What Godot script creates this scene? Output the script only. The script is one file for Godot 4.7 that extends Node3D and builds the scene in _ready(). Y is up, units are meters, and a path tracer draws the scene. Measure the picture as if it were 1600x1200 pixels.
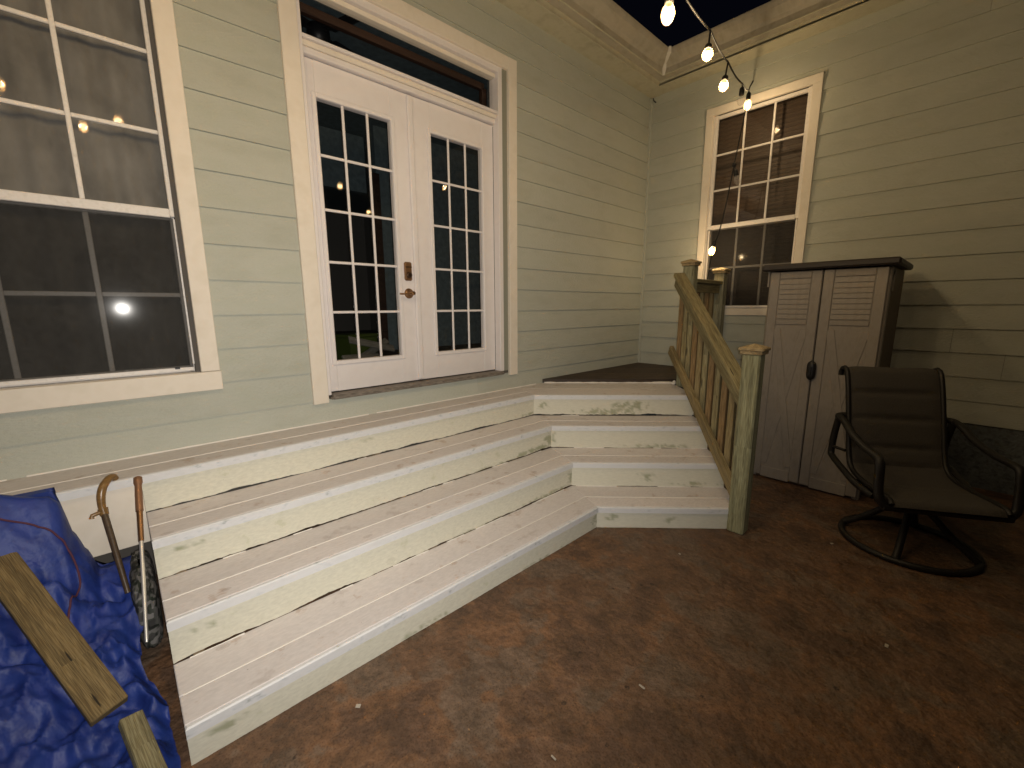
extends Node3D

var rng := RandomNumberGenerator.new()
var M := {}
const S2 := 0.70710678

# ------------------------------------------------------------------ helpers
func lin(r: float, g: float, b: float, a := 1.0) -> Color:
	var c := Color(r, g, b).linear_to_srgb()
	c.a = a
	return c

func ntex(seed_: int, freq: float, oct: int, cols: Array, offs: Array = [], size := 512, type := FastNoiseLite.TYPE_SIMPLEX_SMOOTH) -> NoiseTexture2D:
	var n := FastNoiseLite.new()
	n.seed = seed_
	n.noise_type = type
	n.frequency = freq
	n.fractal_octaves = oct
	n.fractal_gain = 0.55
	var t := NoiseTexture2D.new()
	t.width = size
	t.height = size
	t.seamless = true
	t.noise = n
	if cols.size() > 0:
		var g := Gradient.new()
		var o := PackedFloat32Array()
		var c := PackedColorArray()
		for i in cols.size():
			c.append(cols[i])
			o.append(offs[i] if offs.size() > 0 else float(i) / (cols.size() - 1))
		g.offsets = o
		g.colors = c
		t.color_ramp = g
	return t

func nnorm(seed_: int, freq: float, oct: int, strength := 4.0, size := 512) -> NoiseTexture2D:
	var t := ntex(seed_, freq, oct, [], [], size)
	t.as_normal_map = true
	t.bump_strength = strength
	return t

func mat(nm: String, c: Color, rough := 0.7, metal := 0.0) -> StandardMaterial3D:
	var m := StandardMaterial3D.new()
	m.resource_name = nm
	m.albedo_color = c
	m.roughness = rough
	m.metallic = metal
	return m

func tri_map(m: StandardMaterial3D, tex: Texture2D, sc: Vector3, off := Vector3.ZERO, world := false) -> StandardMaterial3D:
	m.albedo_texture = tex
	m.uv1_triplanar = true
	m.uv1_world_triplanar = world
	m.uv1_scale = sc
	m.uv1_offset = off
	return m

func nmap(m: StandardMaterial3D, tex: Texture2D, k := 0.5) -> StandardMaterial3D:
	m.normal_enabled = true
	m.normal_texture = tex
	m.normal_scale = k
	return m

func mb() -> SurfaceTool:
	var st := SurfaceTool.new()
	st.begin(Mesh.PRIMITIVE_TRIANGLES)
	return st

func face(st: SurfaceTool, p: Array, out: Vector3) -> void:
	var n: Vector3 = (p[1] - p[0]).cross(p[2] - p[0])
	if n.length_squared() < 1e-18 and p.size() > 3:
		n = (p[2] - p[0]).cross(p[3] - p[0])
	if n.length_squared() < 1e-20:
		return
	n = n.normalized()
	var q := p.duplicate()
	if n.dot(out) > 0.0:
		q.reverse()
	else:
		n = -n
	for i in range(1, q.size() - 1):
		for v in [q[0], q[i], q[i + 1]]:
			st.set_normal(n)
			st.add_vertex(v)

func bx(st: SurfaceTool, c: Vector3, s: Vector3, b := 0.0, bas := Basis.IDENTITY) -> void:
	var h := s * 0.5
	b = minf(b, minf(h.x, minf(h.y, h.z)) * 0.9)
	var V := func(sx: float, sy: float, sz: float, ax: int) -> Vector3:
		var v := Vector3((h.x - (0.0 if ax == 0 else b)) * sx, (h.y - (0.0 if ax == 1 else b)) * sy, (h.z - (0.0 if ax == 2 else b)) * sz)
		return c + bas * v
	for sg in [-1.0, 1.0]:
		face(st, [V.call(sg, -1.0, -1.0, 0), V.call(sg, 1.0, -1.0, 0), V.call(sg, 1.0, 1.0, 0), V.call(sg, -1.0, 1.0, 0)], bas.x * sg)
		face(st, [V.call(-1.0, sg, -1.0, 1), V.call(1.0, sg, -1.0, 1), V.call(1.0, sg, 1.0, 1), V.call(-1.0, sg, 1.0, 1)], bas.y * sg)
		face(st, [V.call(-1.0, -1.0, sg, 2), V.call(1.0, -1.0, sg, 2), V.call(1.0, 1.0, sg, 2), V.call(-1.0, 1.0, sg, 2)], bas.z * sg)
	if b <= 0.0:
		return
	for a in [-1.0, 1.0]:
		for d in [-1.0, 1.0]:
			face(st, [V.call(a, d, -1.0, 0), V.call(a, d, 1.0, 0), V.call(a, d, 1.0, 1), V.call(a, d, -1.0, 1)], bas.x * a + bas.y * d)
			face(st, [V.call(a, -1.0, d, 0), V.call(a, 1.0, d, 0), V.call(a, 1.0, d, 2), V.call(a, -1.0, d, 2)], bas.x * a + bas.z * d)
			face(st, [V.call(-1.0, a, d, 1), V.call(1.0, a, d, 1), V.call(1.0, a, d, 2), V.call(-1.0, a, d, 2)], bas.y * a + bas.z * d)
			for e in [-1.0, 1.0]:
				face(st, [V.call(a, d, e, 0), V.call(a, d, e, 1), V.call(a, d, e, 2)], bas * Vector3(a, d, e))

# convex polygon in x,z, extruded from y0 to y1 with a chamfered upper edge
func prism(st: SurfaceTool, poly: Array, y0: float, y1: float, bev := 0.0) -> void:
	var n := poly.size()
	var cen := Vector2.ZERO
	for v in poly:
		cen += v / n
	var ins := []
	for i in n:
		var a: Vector2 = poly[(i + n - 1) % n]
		var b: Vector2 = poly[i]
		var c: Vector2 = poly[(i + 1) % n]
		var n1 := (b - a).orthogonal().normalized()
		if n1.dot(cen - b) < 0:
			n1 = -n1
		var n2 := (c - b).orthogonal().normalized()
		if n2.dot(cen - b) < 0:
			n2 = -n2
		var bis := (n1 + n2).normalized()
		ins.append(b + bis * bev / maxf(0.3, bis.dot(n1)))
	var top := []
	var bot := []
	for i in n:
		var j := (i + 1) % n
		var a: Vector2 = poly[i]
		var b: Vector2 = poly[j]
		var ia: Vector2 = ins[i]
		var ib: Vector2 = ins[j]
		var o := (a + b) * 0.5 - cen
		var out := Vector3(o.x, 0, o.y)
		face(st, [Vector3(a.x, y0, a.y), Vector3(b.x, y0, b.y), Vector3(b.x, y1 - bev, b.y), Vector3(a.x, y1 - bev, a.y)], out)
		if bev > 0.0:
			face(st, [Vector3(a.x, y1 - bev, a.y), Vector3(b.x, y1 - bev, b.y), Vector3(ib.x, y1, ib.y), Vector3(ia.x, y1, ia.y)], out.normalized() + Vector3.UP)
		top.append(Vector3(ia.x, y1, ia.y))
		bot.append(Vector3(a.x, y0, a.y))
	face(st, top, Vector3.UP)
	face(st, bot, Vector3.DOWN)

# any simple polygon (u,v) extruded along a basis: point = o + u*bu + v*bv + w*bw
func extrude(st: SurfaceTool, poly: PackedVector2Array, o: Vector3, bu: Vector3, bv: Vector3, bw: Vector3) -> void:
	var idx := Geometry2D.triangulate_polygon(poly)
	for k in range(0, idx.size(), 3):
		var t := []
		for q in 3:
			var v := poly[idx[k + q]]
			t.append(o + bu * v.x + bv * v.y)
		face(st, t, -bw)
		face(st, [t[0] + bw, t[1] + bw, t[2] + bw], bw)
	var ccw := not Geometry2D.is_polygon_clockwise(poly)
	for i in poly.size():
		var a := poly[i]
		var b := poly[(i + 1) % poly.size()]
		var d := b - a
		var nn := Vector2(d.y, -d.x) * (1.0 if ccw else -1.0)
		var A := o + bu * a.x + bv * a.y
		var B := o + bu * b.x + bv * b.y
		face(st, [A, B, B + bw, A + bw], bu * nn.x + bv * nn.y)

# smooth grid of points rows x cols
func grid(st: SurfaceTool, P: Array, up_hint: Vector3, closed := false) -> void:
	var R := P.size()
	var C: int = P[0].size()
	var N := []
	for i in R:
		var row := []
		for j in C:
			var du: Vector3 = P[mini(i + 1, R - 1)][j] - P[maxi(i - 1, 0)][j]
			var j1 := (j + 1) % C if closed else mini(j + 1, C - 1)
			var j0 := (j + C - 1) % C if closed else maxi(j - 1, 0)
			var dv: Vector3 = P[i][j1] - P[i][j0]
			var n := du.cross(dv)
			row.append(n.normalized() if n.length() > 1e-12 else Vector3.UP)
		N.append(row)
	var flip := 1.0
	if up_hint != Vector3.ZERO and N[R / 2][C / 2].dot(up_hint) < 0:
		flip = -1.0
	for i in R - 1:
		for j in (C if closed else C - 1):
			var k := (j + 1) % C
			var q := [[i, j], [i + 1, j], [i + 1, k], [i, j], [i + 1, k], [i, k]]
			if flip > 0:
				q = [[i, j], [i + 1, k], [i + 1, j], [i, j], [i, k], [i + 1, k]]
			for e in q:
				st.set_normal(N[e[0]][e[1]] * flip)
				st.add_vertex(P[e[0]][e[1]])

func tube(st: SurfaceTool, pts: Array, rad, sides := 8, closed := false, sy := 1.0) -> void:
	var n := pts.size()
	var rows := []
	var up := Vector3.UP
	var t0: Vector3 = (pts[1] - pts[0]).normalized()
	if absf(t0.dot(up)) > 0.9:
		up = Vector3.RIGHT
	for i in n:
		var a: Vector3 = pts[(i - 1 + n) % n] if closed else pts[maxi(i - 1, 0)]
		var b: Vector3 = pts[(i + 1) % n] if closed else pts[mini(i + 1, n - 1)]
		var t := (b - a).normalized()
		var s := t.cross(up).normalized()
		up = s.cross(t).normalized()
		var r: float = rad[i] if rad is Array else rad
		var row := []
		for k in sides:
			var an := TAU * k / sides
			row.append(pts[i] + s * cos(an) * r + up * sin(an) * r * sy)
		rows.append(row)
	if closed:
		rows.append(rows[0])
	var st_hint: Vector3 = rows[n / 2][0] - pts[n / 2]
	# outward hint measured at the middle column used by grid()
	var mid: Vector3 = rows[rows.size() / 2][sides / 2] - pts[(rows.size() / 2) % n]
	grid(st, rows, mid if st_hint != Vector3.ZERO else Vector3.UP, true)
	if not closed:
		face(st, rows[0], -(pts[1] - pts[0]))
		face(st, rows[n - 1], pts[n - 1] - pts[n - 2])

func lathe(st: SurfaceTool, prof: Array, seg: int, xf := Transform3D.IDENTITY) -> void:
	var rows := []
	for p in prof:
		var row := []
		for k in seg:
			var a := TAU * k / seg
			row.append(xf * Vector3(cos(a) * p.x, p.y, sin(a) * p.x))
		rows.append(row)
	var m := rows.size() / 2
	grid(st, rows, rows[m][seg / 2] - xf * Vector3(0, prof[m].y, 0), true)

func spline(c: Array, n: int) -> Array:
	var cu := Curve3D.new()
	for i in c.size():
		var a: Vector3 = c[maxi(i - 1, 0)]
		var b: Vector3 = c[mini(i + 1, c.size() - 1)]
		var t := (b - a) / 6.0
		cu.add_point(c[i], -t, t)
	var L := cu.get_baked_length()
	var out := []
	for i in n:
		out.append(cu.sample_baked(L * i / (n - 1), true))
	return out

func obj(called: String, st: SurfaceTool, m: Material, parent: Node = self) -> MeshInstance3D:
	var o := MeshInstance3D.new()
	o.name = called
	o.mesh = st.commit()
	o.material_override = m
	parent.add_child(o, true)
	return o

func obox(called: String, c: Vector3, s: Vector3, m: Material, parent: Node, b := 0.003) -> MeshInstance3D:
	var st := mb()
	bx(st, c, s, b)
	return obj(called, st, m, parent)

func thing(called: String, label := "", category := "", group := "") -> Node3D:
	var o := Node3D.new()
	o.name = called
	add_child(o, true)
	tag(o, label, category, group)
	return o

func part(called: String, parent: Node, label := "") -> Node3D:
	var o := Node3D.new()
	o.name = called
	parent.add_child(o, true)
	if label != "":
		o.set_meta("label", label)
	return o

func tag(o: Node, label := "", category := "", group := "", kind := "") -> void:
	if label != "":
		o.set_meta("label", label)
	if category != "":
		o.set_meta("category", category)
	if group != "":
		o.set_meta("group", group)
	if kind != "":
		o.set_meta("kind", kind)

# a stick of lumber whose grain runs from a to b; its own local X is the grain
func lumber(called: String, a: Vector3, b: Vector3, h: float, w: float, m: Material, parent: Node, up := Vector3.UP, bev := 0.004) -> MeshInstance3D:
	var st := mb()
	bx(st, Vector3.ZERO, Vector3((b - a).length(), h, w), bev)
	var o := obj(called, st, m, parent)
	var x := (b - a).normalized()
	var z := x.cross(up).normalized()
	o.transform = Transform3D(Basis(x, z.cross(x), z), (a + b) * 0.5)
	return o

# n: distance out along the stair axis, s: distance along the slanted steps
func ns(n: float, y: float, s: float) -> Vector3:
	return Vector3((s - n) * S2, y, (s + n) * S2)

# ------------------------------------------------------------------ textures
func wood_image(seed_: int, knots: int) -> ImageTexture:
	var W := 512
	var H := 512
	var n1 := FastNoiseLite.new()
	n1.seed = seed_
	n1.frequency = 0.02
	n1.fractal_octaves = 3
	var n2 := FastNoiseLite.new()
	n2.seed = seed_ + 7
	n2.frequency = 0.05
	n2.fractal_octaves = 2
	var r := RandomNumberGenerator.new()
	r.seed = seed_
	var K := []
	for i in knots:
		K.append([r.randf() * W, r.randf() * H, r.randf_range(5, 10)])
	var im := Image.create(W, H, false, Image.FORMAT_RGB8)
	for y in H:
		for x in W:
			var yy := float(y)
			var dark := 0.0
			for k in K:
				var dx: float = (x - k[0]) / 2.6
				var dy: float = y - k[1]
				var d: float = sqrt(dx * dx + dy * dy) / k[2]
				if d < 3.0:
					yy += signf(dy) * k[2] * 1.3 * exp(-d * d)
					dark = maxf(dark, 1.0 - smoothstep(0.45, 0.8, d))
			var a := n1.get_noise_2d(x * 0.35, yy * 3.2)
			var g := 0.5 + 0.5 * sin(yy * 0.28 + a * 9.0)
			var f := n2.get_noise_2d(x * 0.5, yy * 9.0)
			var v := 0.74 + 0.20 * g + 0.24 * f + 0.18 * n1.get_noise_2d(x * 0.2 + 300, yy * 0.6)
			v = lerpf(v, 0.30, dark)
			im.set_pixel(x, y, Color(v, v * (0.97 + 0.03 * g), v * (0.90 + 0.08 * g)))
	return ImageTexture.create_from_image(im)

func paint_image(seed_: int, knots: int, stain: Color, smudge: Color, th: float) -> ImageTexture:
	var W := 1024
	var n1 := FastNoiseLite.new()
	n1.seed = seed_
	n1.frequency = 0.007
	n1.fractal_octaves = 5
	n1.fractal_gain = 0.6
	var n2 := FastNoiseLite.new()
	n2.seed = seed_ + 3
	n2.frequency = 0.09
	n2.fractal_octaves = 3
	n2.fractal_gain = 0.7
	var im := Image.create(W, W, false, Image.FORMAT_RGB8)
	for y in W:
		for x in W:
			var f := n2.get_noise_2d(x * 0.35, y)
			var g := n1.get_noise_2d(x, y)
			var k := smoothstep(th, th + 0.26, g + 0.30 * f)
			var k2 := smoothstep(th + 0.02, th + 0.22, -g + 0.2 * f) * 0.5
			var v := 0.965 + 0.05 * f
			var c := Color(v, v, v).lerp(Color(v * stain.r, v * stain.g, v * stain.b), k)
			c = c.lerp(Color(c.r * smudge.r, c.g * smudge.g, c.b * smudge.b), k2)
			im.set_pixel(x, y, c)
	var r := RandomNumberGenerator.new()
	r.seed = seed_
	for i in knots:
		var cx := r.randf_range(40, W - 40)
		var cy := r.randf_range(40, W - 40)
		var rx := r.randf_range(9, 20)
		var ry := rx * r.randf_range(0.5, 0.8)
		var q := r.randf_range(0.35, 0.8)
		for dy in range(-30, 31):
			for dx in range(-34, 35):
				var d := Vector2(dx / rx, dy / ry).length() + 0.25 * n2.get_noise_2d(cx + dx, cy + dy)
				if d < 1.15:
					var w := q * (0.35 + 0.65 * absf(sin(d * 5.0))) * (1.0 - smoothstep(0.85, 1.15, d))
					var p := im.get_pixel(int(cx + dx), int(cy + dy))
					im.set_pixel(int(cx + dx), int(cy + dy), p.lerp(Color(p.r * smudge.r, p.g * smudge.g, p.b * smudge.b), w))
	for i in 60:
		var px := r.randi_range(3, W - 4)
		var py := r.randi_range(3, W - 4)
		im.set_pixel(px, py, Color(0.4, 0.36, 0.33))
		if i % 4 == 0:
			im.set_pixel(px + 1, py, Color(0.45, 0.4, 0.37))
	return ImageTexture.create_from_image(im)

func floor_image() -> Array:
	var W := 1024
	var nb := FastNoiseLite.new()
	nb.seed = 5
	nb.frequency = 0.0052
	nb.fractal_octaves = 5
	nb.fractal_gain = 0.6
	var nc := FastNoiseLite.new()
	nc.seed = 17
	nc.frequency = 0.0075
	nc.fractal_octaves = 5
	nc.fractal_gain = 0.62
	var nf := FastNoiseLite.new()
	nf.seed = 33
	nf.frequency = 0.11
	nf.fractal_octaves = 3
	var ng := FastNoiseLite.new()
	ng.seed = 41
	ng.frequency = 0.022
	ng.fractal_octaves = 4
	var im := Image.create(W, W, false, Image.FORMAT_RGB8)
	var ro := Image.create(W, W, false, Image.FORMAT_R8)
	var r := RandomNumberGenerator.new()
	r.seed = 9
	var cb := Color(0.385, 0.304, 0.238)
	var co := Color(0.415, 0.319, 0.238)
	var cg := Color(0.36, 0.312, 0.268)
	var cd := Color(0.305, 0.242, 0.195)
	for y in W:
		for x in W:
			var a := nb.get_noise_2d(x, y)
			var b := nc.get_noise_2d(x, y)
			var f := nf.get_noise_2d(x, y)
			var g := ng.get_noise_2d(x, y)
			var c := cb.lerp(co, smoothstep(0.02, 0.26, a + 0.2 * g + 0.06 * f))
			c = c.lerp(cg, smoothstep(0.04, 0.26, b + 0.3 * g + 0.06 * f) * 0.9)
			c = c.lerp(cd, smoothstep(0.10, 0.32, -b + 0.3 * g - 0.1 * a + 0.06 * f) * 0.85)
			var k := 1.10 + 0.16 * f + 0.24 * g
			im.set_pixel(x, y, Color(c.r * k, c.g * k, c.b * k))
			ro.set_pixel(x, y, Color(clampf(0.62 + 0.25 * g + 0.15 * a, 0.3, 0.95), 0, 0))
	# paint drips, grit and pale scuffs
	for i in 420:
		var px := r.randi_range(4, W - 5)
		var py := r.randi_range(4, W - 5)
		var sz := r.randi_range(0, 1) if i % 9 else r.randi_range(1, 2)
		var cc := Color(0.50, 0.44, 0.38) if i % 3 else Color(0.12, 0.09, 0.075)
		for dy in range(-sz, sz + 1):
			for dx in range(-sz, sz + 1):
				if dx * dx + dy * dy <= sz * sz + 1 and r.randf() < 0.75:
					im.set_pixel(px + dx, py + dy, im.get_pixel(px + dx, py + dy).lerp(cc, 0.6))
	for i in 16:
		var px := r.randf_range(60, W - 60)
		var py := r.randf_range(60, W - 60)
		var rr := r.randf_range(10, 26)
		for q in 260:
			var an := r.randf() * TAU
			var d := rr * sqrt(r.randf())
			var ix := int(px + cos(an) * d * 1.6)
			var iy := int(py + sin(an) * d)
			if ix > 0 and iy > 0 and ix < W and iy < W:
				im.set_pixel(ix, iy, im.get_pixel(ix, iy).lerp(Color(0.52, 0.47, 0.42), 0.28))
	return [ImageTexture.create_from_image(im), ImageTexture.create_from_image(ro)]

func materials() -> void:
	var soft := nnorm(3, 0.03, 4, 3.0)
	var fine := nnorm(4, 0.2, 3, 3.0)
	# siding: painted fibre cement with faint cast grain and weathered tone
	var grain := ntex(25, 0.16, 4, [Color(0.89, 0.885, 0.87), Color(0.98, 0.98, 0.975), Color(1, 1, 1)], [0.0, 0.45, 1.0], 1024)
	M.siding = []
	for k in 3:
		var t := 1.0 + (k - 1) * 0.025
		var m := mat("sage_siding_paint", lin(0.475 * t, 0.485 * t, 0.423 * t), 0.72)
		tri_map(m, ntex(20 + k, 0.012, 5, [Color(0.955, 0.955, 0.945), Color(1, 1, 1), Color(0.975, 0.98, 0.965)]), Vector3(0.3, 0.8, 0.8), Vector3(0.31 * k, 0.13 * k, 0))
		m.detail_enabled = true
		m.detail_blend_mode = BaseMaterial3D.BLEND_MODE_MUL
		m.detail_albedo = grain
		m.detail_uv_layer = BaseMaterial3D.DETAIL_UV_2
		m.uv2_triplanar = true
		m.uv2_scale = Vector3(0.9, 1.8, 1.8)
		nmap(m, fine, 0.2)
		M.siding.append(m)
	M.cream = nmap(tri_map(mat("cream_trim_paint", lin(0.78, 0.71, 0.61), 0.6), ntex(31, 0.02, 4, [Color(0.96, 0.955, 0.94), Color(1, 1, 1), Color(0.98, 0.975, 0.965)]), Vector3.ONE * 0.5), soft, 0.06)
	M.white = nmap(tri_map(mat("white_door_paint", lin(0.78, 0.735, 0.72), 0.42), ntex(32, 0.02, 4, [Color(0.975, 0.97, 0.97), Color(1, 1, 1), Color(0.985, 0.98, 0.98)]), Vector3.ONE * 0.5), soft, 0.03)
	M.vinyl = nmap(tri_map(mat("white_window_vinyl", lin(0.76, 0.72, 0.68), 0.4), ntex(33, 0.05, 3, [Color(0.93, 0.925, 0.91), Color(1, 1, 1), Color(0.97, 0.96, 0.95)]), Vector3.ONE), soft, 0.05)
	M.gutter = nmap(tri_map(mat("beige_gutter_metal", lin(0.46, 0.42, 0.34), 0.5), ntex(34, 0.015, 4, [Color(0.84, 0.83, 0.80), Color(1, 1, 1), Color(0.92, 0.91, 0.88)]), Vector3(0.5, 1, 1)), soft, 0.1)
	M.gutter_seam = mat("white_gutter_sealant", lin(0.70, 0.67, 0.60), 0.6)
	M.soffit = tri_map(mat("soffit_paint", lin(0.52, 0.49, 0.37), 0.75), ntex(35, 0.02, 4, [Color(0.9, 0.89, 0.86), Color(1, 1, 1), Color(0.95, 0.95, 0.92)]), Vector3.ONE * 0.5)
	M.roof = tri_map(mat("roof_shingle", lin(0.06, 0.055, 0.05), 0.95), ntex(36, 0.08, 3, [Color(0.6, 0.6, 0.6), Color(1, 1, 1)]), Vector3.ONE)
	M.sheath = mat("wall_core", lin(0.10, 0.09, 0.08), 0.9)
	M.foundation = nmap(tri_map(mat("foundation_block", lin(0.15, 0.165, 0.17), 0.9), ntex(37, 0.03, 5, [Color(0.6, 0.62, 0.62), Color(1, 1, 1), Color(0.75, 0.76, 0.74)]), Vector3.ONE), soft, 0.8)
	# steps
	var tread_t := paint_image(41, 12, Color(0.90, 0.86, 0.83), Color(0.86, 0.84, 0.83), 0.34)
	var rt := paint_image(44, 4, Color(0.93, 0.935, 0.90), Color(0.93, 0.925, 0.915), 0.44)
	M.tread = []
	for k in 3:
		var t := 1.0 + (k - 1) * 0.04
		var m := tri_map(mat("pinkish_tread_paint", lin(0.72 * t, 0.675 * t, 0.665 * t), 0.6), tread_t, Vector3(0.55, 0.55, 0.55), Vector3(0.37 * k, 0.2 * k, 0.71 * k))
		nmap(m, soft, 0.15)
		M.tread.append(m)
	M.nosing = nmap(tri_map(mat("white_nosing_paint", lin(0.70, 0.70, 0.71), 0.5), ntex(43, 0.03, 5, [Color(0.70, 0.72, 0.70), Color(0.94, 0.95, 0.955), Color(1, 1, 1), Color(0.96, 0.96, 0.95)], [0.0, 0.2, 0.4, 1.0]), Vector3(0.7, 1.4, 0.7)), soft, 0.15)
	M.riser = []
	for k in 2:
		var m := tri_map(mat("cream_riser_paint", lin(0.715, 0.69, 0.57), 0.55), rt, Vector3(0.7, 0.7, 0.7), Vector3(0.43 * k + 0.11, 0.3 * k + 0.05, 0.6 * k))
		m.vertex_color_use_as_albedo = true
		nmap(m, soft, 0.15)
		M.riser.append(m)
	M.caulk = nmap(mat("white_caulk", lin(0.78, 0.74, 0.68), 0.5), soft, 0.8)
	M.weather = mat("grey_weatherstrip", lin(0.26, 0.26, 0.21), 0.8)
	M.void_wood = mat("raw_framing_lumber", lin(0.30, 0.22, 0.13), 0.9)
	# timber
	var w1 := wood_image(101, 6)
	var w2 := wood_image(202, 3)
	M.pt = []
	var pc := [[0.33, 0.285, 0.155], [0.28, 0.245, 0.133], [0.36, 0.285, 0.148], [0.33, 0.22, 0.105], [0.37, 0.33, 0.19]]
	for k in 5:
		var c = pc[k]
		var m := tri_map(mat("treated_pine", lin(c[0], c[1], c[2]), 0.75), w1 if k % 2 == 0 else w2, Vector3(0.6, 2.6, 2.6), Vector3(0.23 * k, 0.37 * k, 0.61 * k))
		nmap(m, soft, 0.4)
		M.pt.append(m)
	M.post = []
	for k in 3:
		var m := tri_map(mat("green_treated_post", lin(0.40 - 0.03 * k, 0.40 - 0.03 * k, 0.255), 0.8), w2, Vector3(0.7, 3.2, 3.2), Vector3(0.3 * k, 0.4 * k, 0.1 * k))
		nmap(m, soft, 0.5)
		M.post.append(m)
	M.cap = nmap(tri_map(mat("post_cap_pine", lin(0.52, 0.40, 0.23), 0.7), w1, Vector3(1, 3, 3)), soft, 0.3)
	M.deck = []
	for k in 3:
		var m := tri_map(mat("dark_stained_deck", lin(0.052 + 0.008 * k, 0.031 + 0.004 * k, 0.019), 0.6), w1, Vector3(0.6, 2.6, 2.6), Vector3(0.3 * k, 0.17 * k, 0.4 * k))
		M.deck.append(m)
	M.plank = nmap(tri_map(mat("weathered_plank_wood", lin(0.23, 0.165, 0.075), 0.85), w1, Vector3(0.8, 3.6, 3.6), Vector3(0.2, 0.3, 0.6)), soft, 0.8)
	M.plank2 = nmap(tri_map(mat("weathered_offcut_wood", lin(0.27, 0.24, 0.14), 0.85), w2, Vector3(0.8, 3, 3)), soft, 0.8)
	M.indoor_board = tri_map(mat("dim_grey_board", lin(0.13, 0.125, 0.11), 0.8), w2, Vector3(0.8, 3, 3))
	# ground
	var fl := floor_image()
	M.patio = tri_map(mat("stained_concrete", lin(1.0, 0.92, 0.86), 1.0), fl[0], Vector3.ONE * 0.27, Vector3(0.15, 0, 0.42), true)
	M.patio.roughness_texture = fl[1]
	M.patio.detail_enabled = true
	M.patio.detail_blend_mode = BaseMaterial3D.BLEND_MODE_MUL
	M.patio.detail_albedo = ntex(53, 0.11, 4, [Color(0.60, 0.58, 0.56), Color(0.94, 0.93, 0.92), Color(1, 1, 1), Color(1, 1, 1)], [0.0, 0.36, 0.55, 1.0], 1024)
	M.patio.detail_uv_layer = BaseMaterial3D.DETAIL_UV_2
	M.patio.uv2_triplanar = true
	M.patio.uv2_world_triplanar = true
	M.patio.uv2_scale = Vector3.ONE * 0.9
	nmap(M.patio, ntex_norm_floor(), 0.6)
	M.lawn = tri_map(mat("night_lawn", lin(0.035, 0.045, 0.018), 1.0), ntex(52, 0.1, 4, [Color(0.5, 0.5, 0.4), Color(1, 1, 1)]), Vector3.ONE * 0.5, Vector3.ZERO, true)
	# cabinet
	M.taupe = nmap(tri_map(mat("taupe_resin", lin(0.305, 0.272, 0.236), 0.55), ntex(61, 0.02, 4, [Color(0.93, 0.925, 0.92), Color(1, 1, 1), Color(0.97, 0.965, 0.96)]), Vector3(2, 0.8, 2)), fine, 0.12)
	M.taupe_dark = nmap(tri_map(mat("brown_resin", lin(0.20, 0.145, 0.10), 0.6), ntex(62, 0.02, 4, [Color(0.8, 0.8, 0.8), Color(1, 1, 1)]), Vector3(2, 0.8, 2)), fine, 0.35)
	M.lid = nmap(mat("dark_brown_resin_lid", lin(0.032, 0.025, 0.022), 0.55), fine, 0.4)
	M.black = nmap(mat("black_plastic", lin(0.012, 0.012, 0.013), 0.45), fine, 0.2)
	M.cable = mat("black_rubber_cable", lin(0.014, 0.013, 0.012), 0.6)
	# chair
	M.sling = nmap(tri_map(mat("woven_brown_sling", lin(0.135, 0.12, 0.10), 0.85), ntex(71, 0.12, 4, [Color(0.5, 0.49, 0.48), Color(1, 1, 1)]), Vector3(3, 3, 3)), nnorm(72, 0.35, 2, 6.0), 0.8)
	M.frame = nmap(mat("dark_bronze_frame", lin(0.016, 0.014, 0.012), 0.5, 0.2), fine, 0.2)
	# glass, curtains
	M.glass = mat("window_glass", lin(0.01, 0.012, 0.013, 0.03), 0.0)
	M.glass.transparency = BaseMaterial3D.TRANSPARENCY_ALPHA
	M.glass.metallic_specular = 0.7
	M.screen = mat("insect_screen", lin(1, 1, 1, 0.62), 0.09)
	M.screen.transparency = BaseMaterial3D.TRANSPARENCY_ALPHA
	M.screen.metallic_specular = 0.16
	tri_map(M.screen, ntex(84, 0.05, 3, [Color(0.17, 0.17, 0.17), Color(0.23, 0.23, 0.23)]), Vector3.ONE)
	M.curtain = tri_map(mat("sheer_curtain", lin(0.245, 0.235, 0.215), 0.9), ntex(81, 0.010, 5, [Color(0.76, 0.755, 0.75), Color(0.90, 0.895, 0.89), Color(1, 1, 1)]), Vector3(1.2, 0.6, 1.2))
	M.blind = tri_map(mat("brown_wood_blind", lin(0.115, 0.075, 0.05), 0.6), w1, Vector3(0.7, 3, 3))
	M.teal = tri_map(mat("dark_teal_room_paint", lin(0.14, 0.19, 0.205), 0.8), ntex(82, 0.02, 4, [Color(0.8, 0.8, 0.8), Color(1, 1, 1)]), Vector3.ONE)
	M.room = mat("grey_room_paint", lin(0.22, 0.21, 0.19), 0.9)
	M.room_floor = tri_map(mat("room_floor_boards", lin(0.12, 0.085, 0.06), 0.6), w1, Vector3(0.5, 2, 2))
	M.dark_casing = tri_map(mat("dark_red_brown_casing", lin(0.055, 0.028, 0.02), 0.5), w1, Vector3(0.5, 3, 3))
	M.bronze = nmap(mat("aged_bronze", lin(0.30, 0.17, 0.085), 0.38, 0.85), soft, 0.2)
	M.bronze_dark = mat("dark_bronze_detail", lin(0.10, 0.06, 0.035), 0.4, 0.8)
	M.sill = nmap(tri_map(mat("taupe_sill", lin(0.30, 0.255, 0.21), 0.5), ntex(83, 0.03, 4, [Color(0.6, 0.6, 0.6), Color(1, 1, 1)]), Vector3(1, 3, 3)), soft, 0.3)
	# tarp heap
	M.tarp = nmap(tri_map(mat("blue_poly_tarp", lin(0.015, 0.042, 0.235), 0.55), ntex(91, 0.012, 5, [Color(0.55, 0.55, 0.7), Color(1, 1, 1), Color(0.9, 0.85, 1.0)]), Vector3.ONE), nnorm(92, 0.02, 5, 8.0), 0.35)
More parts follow.
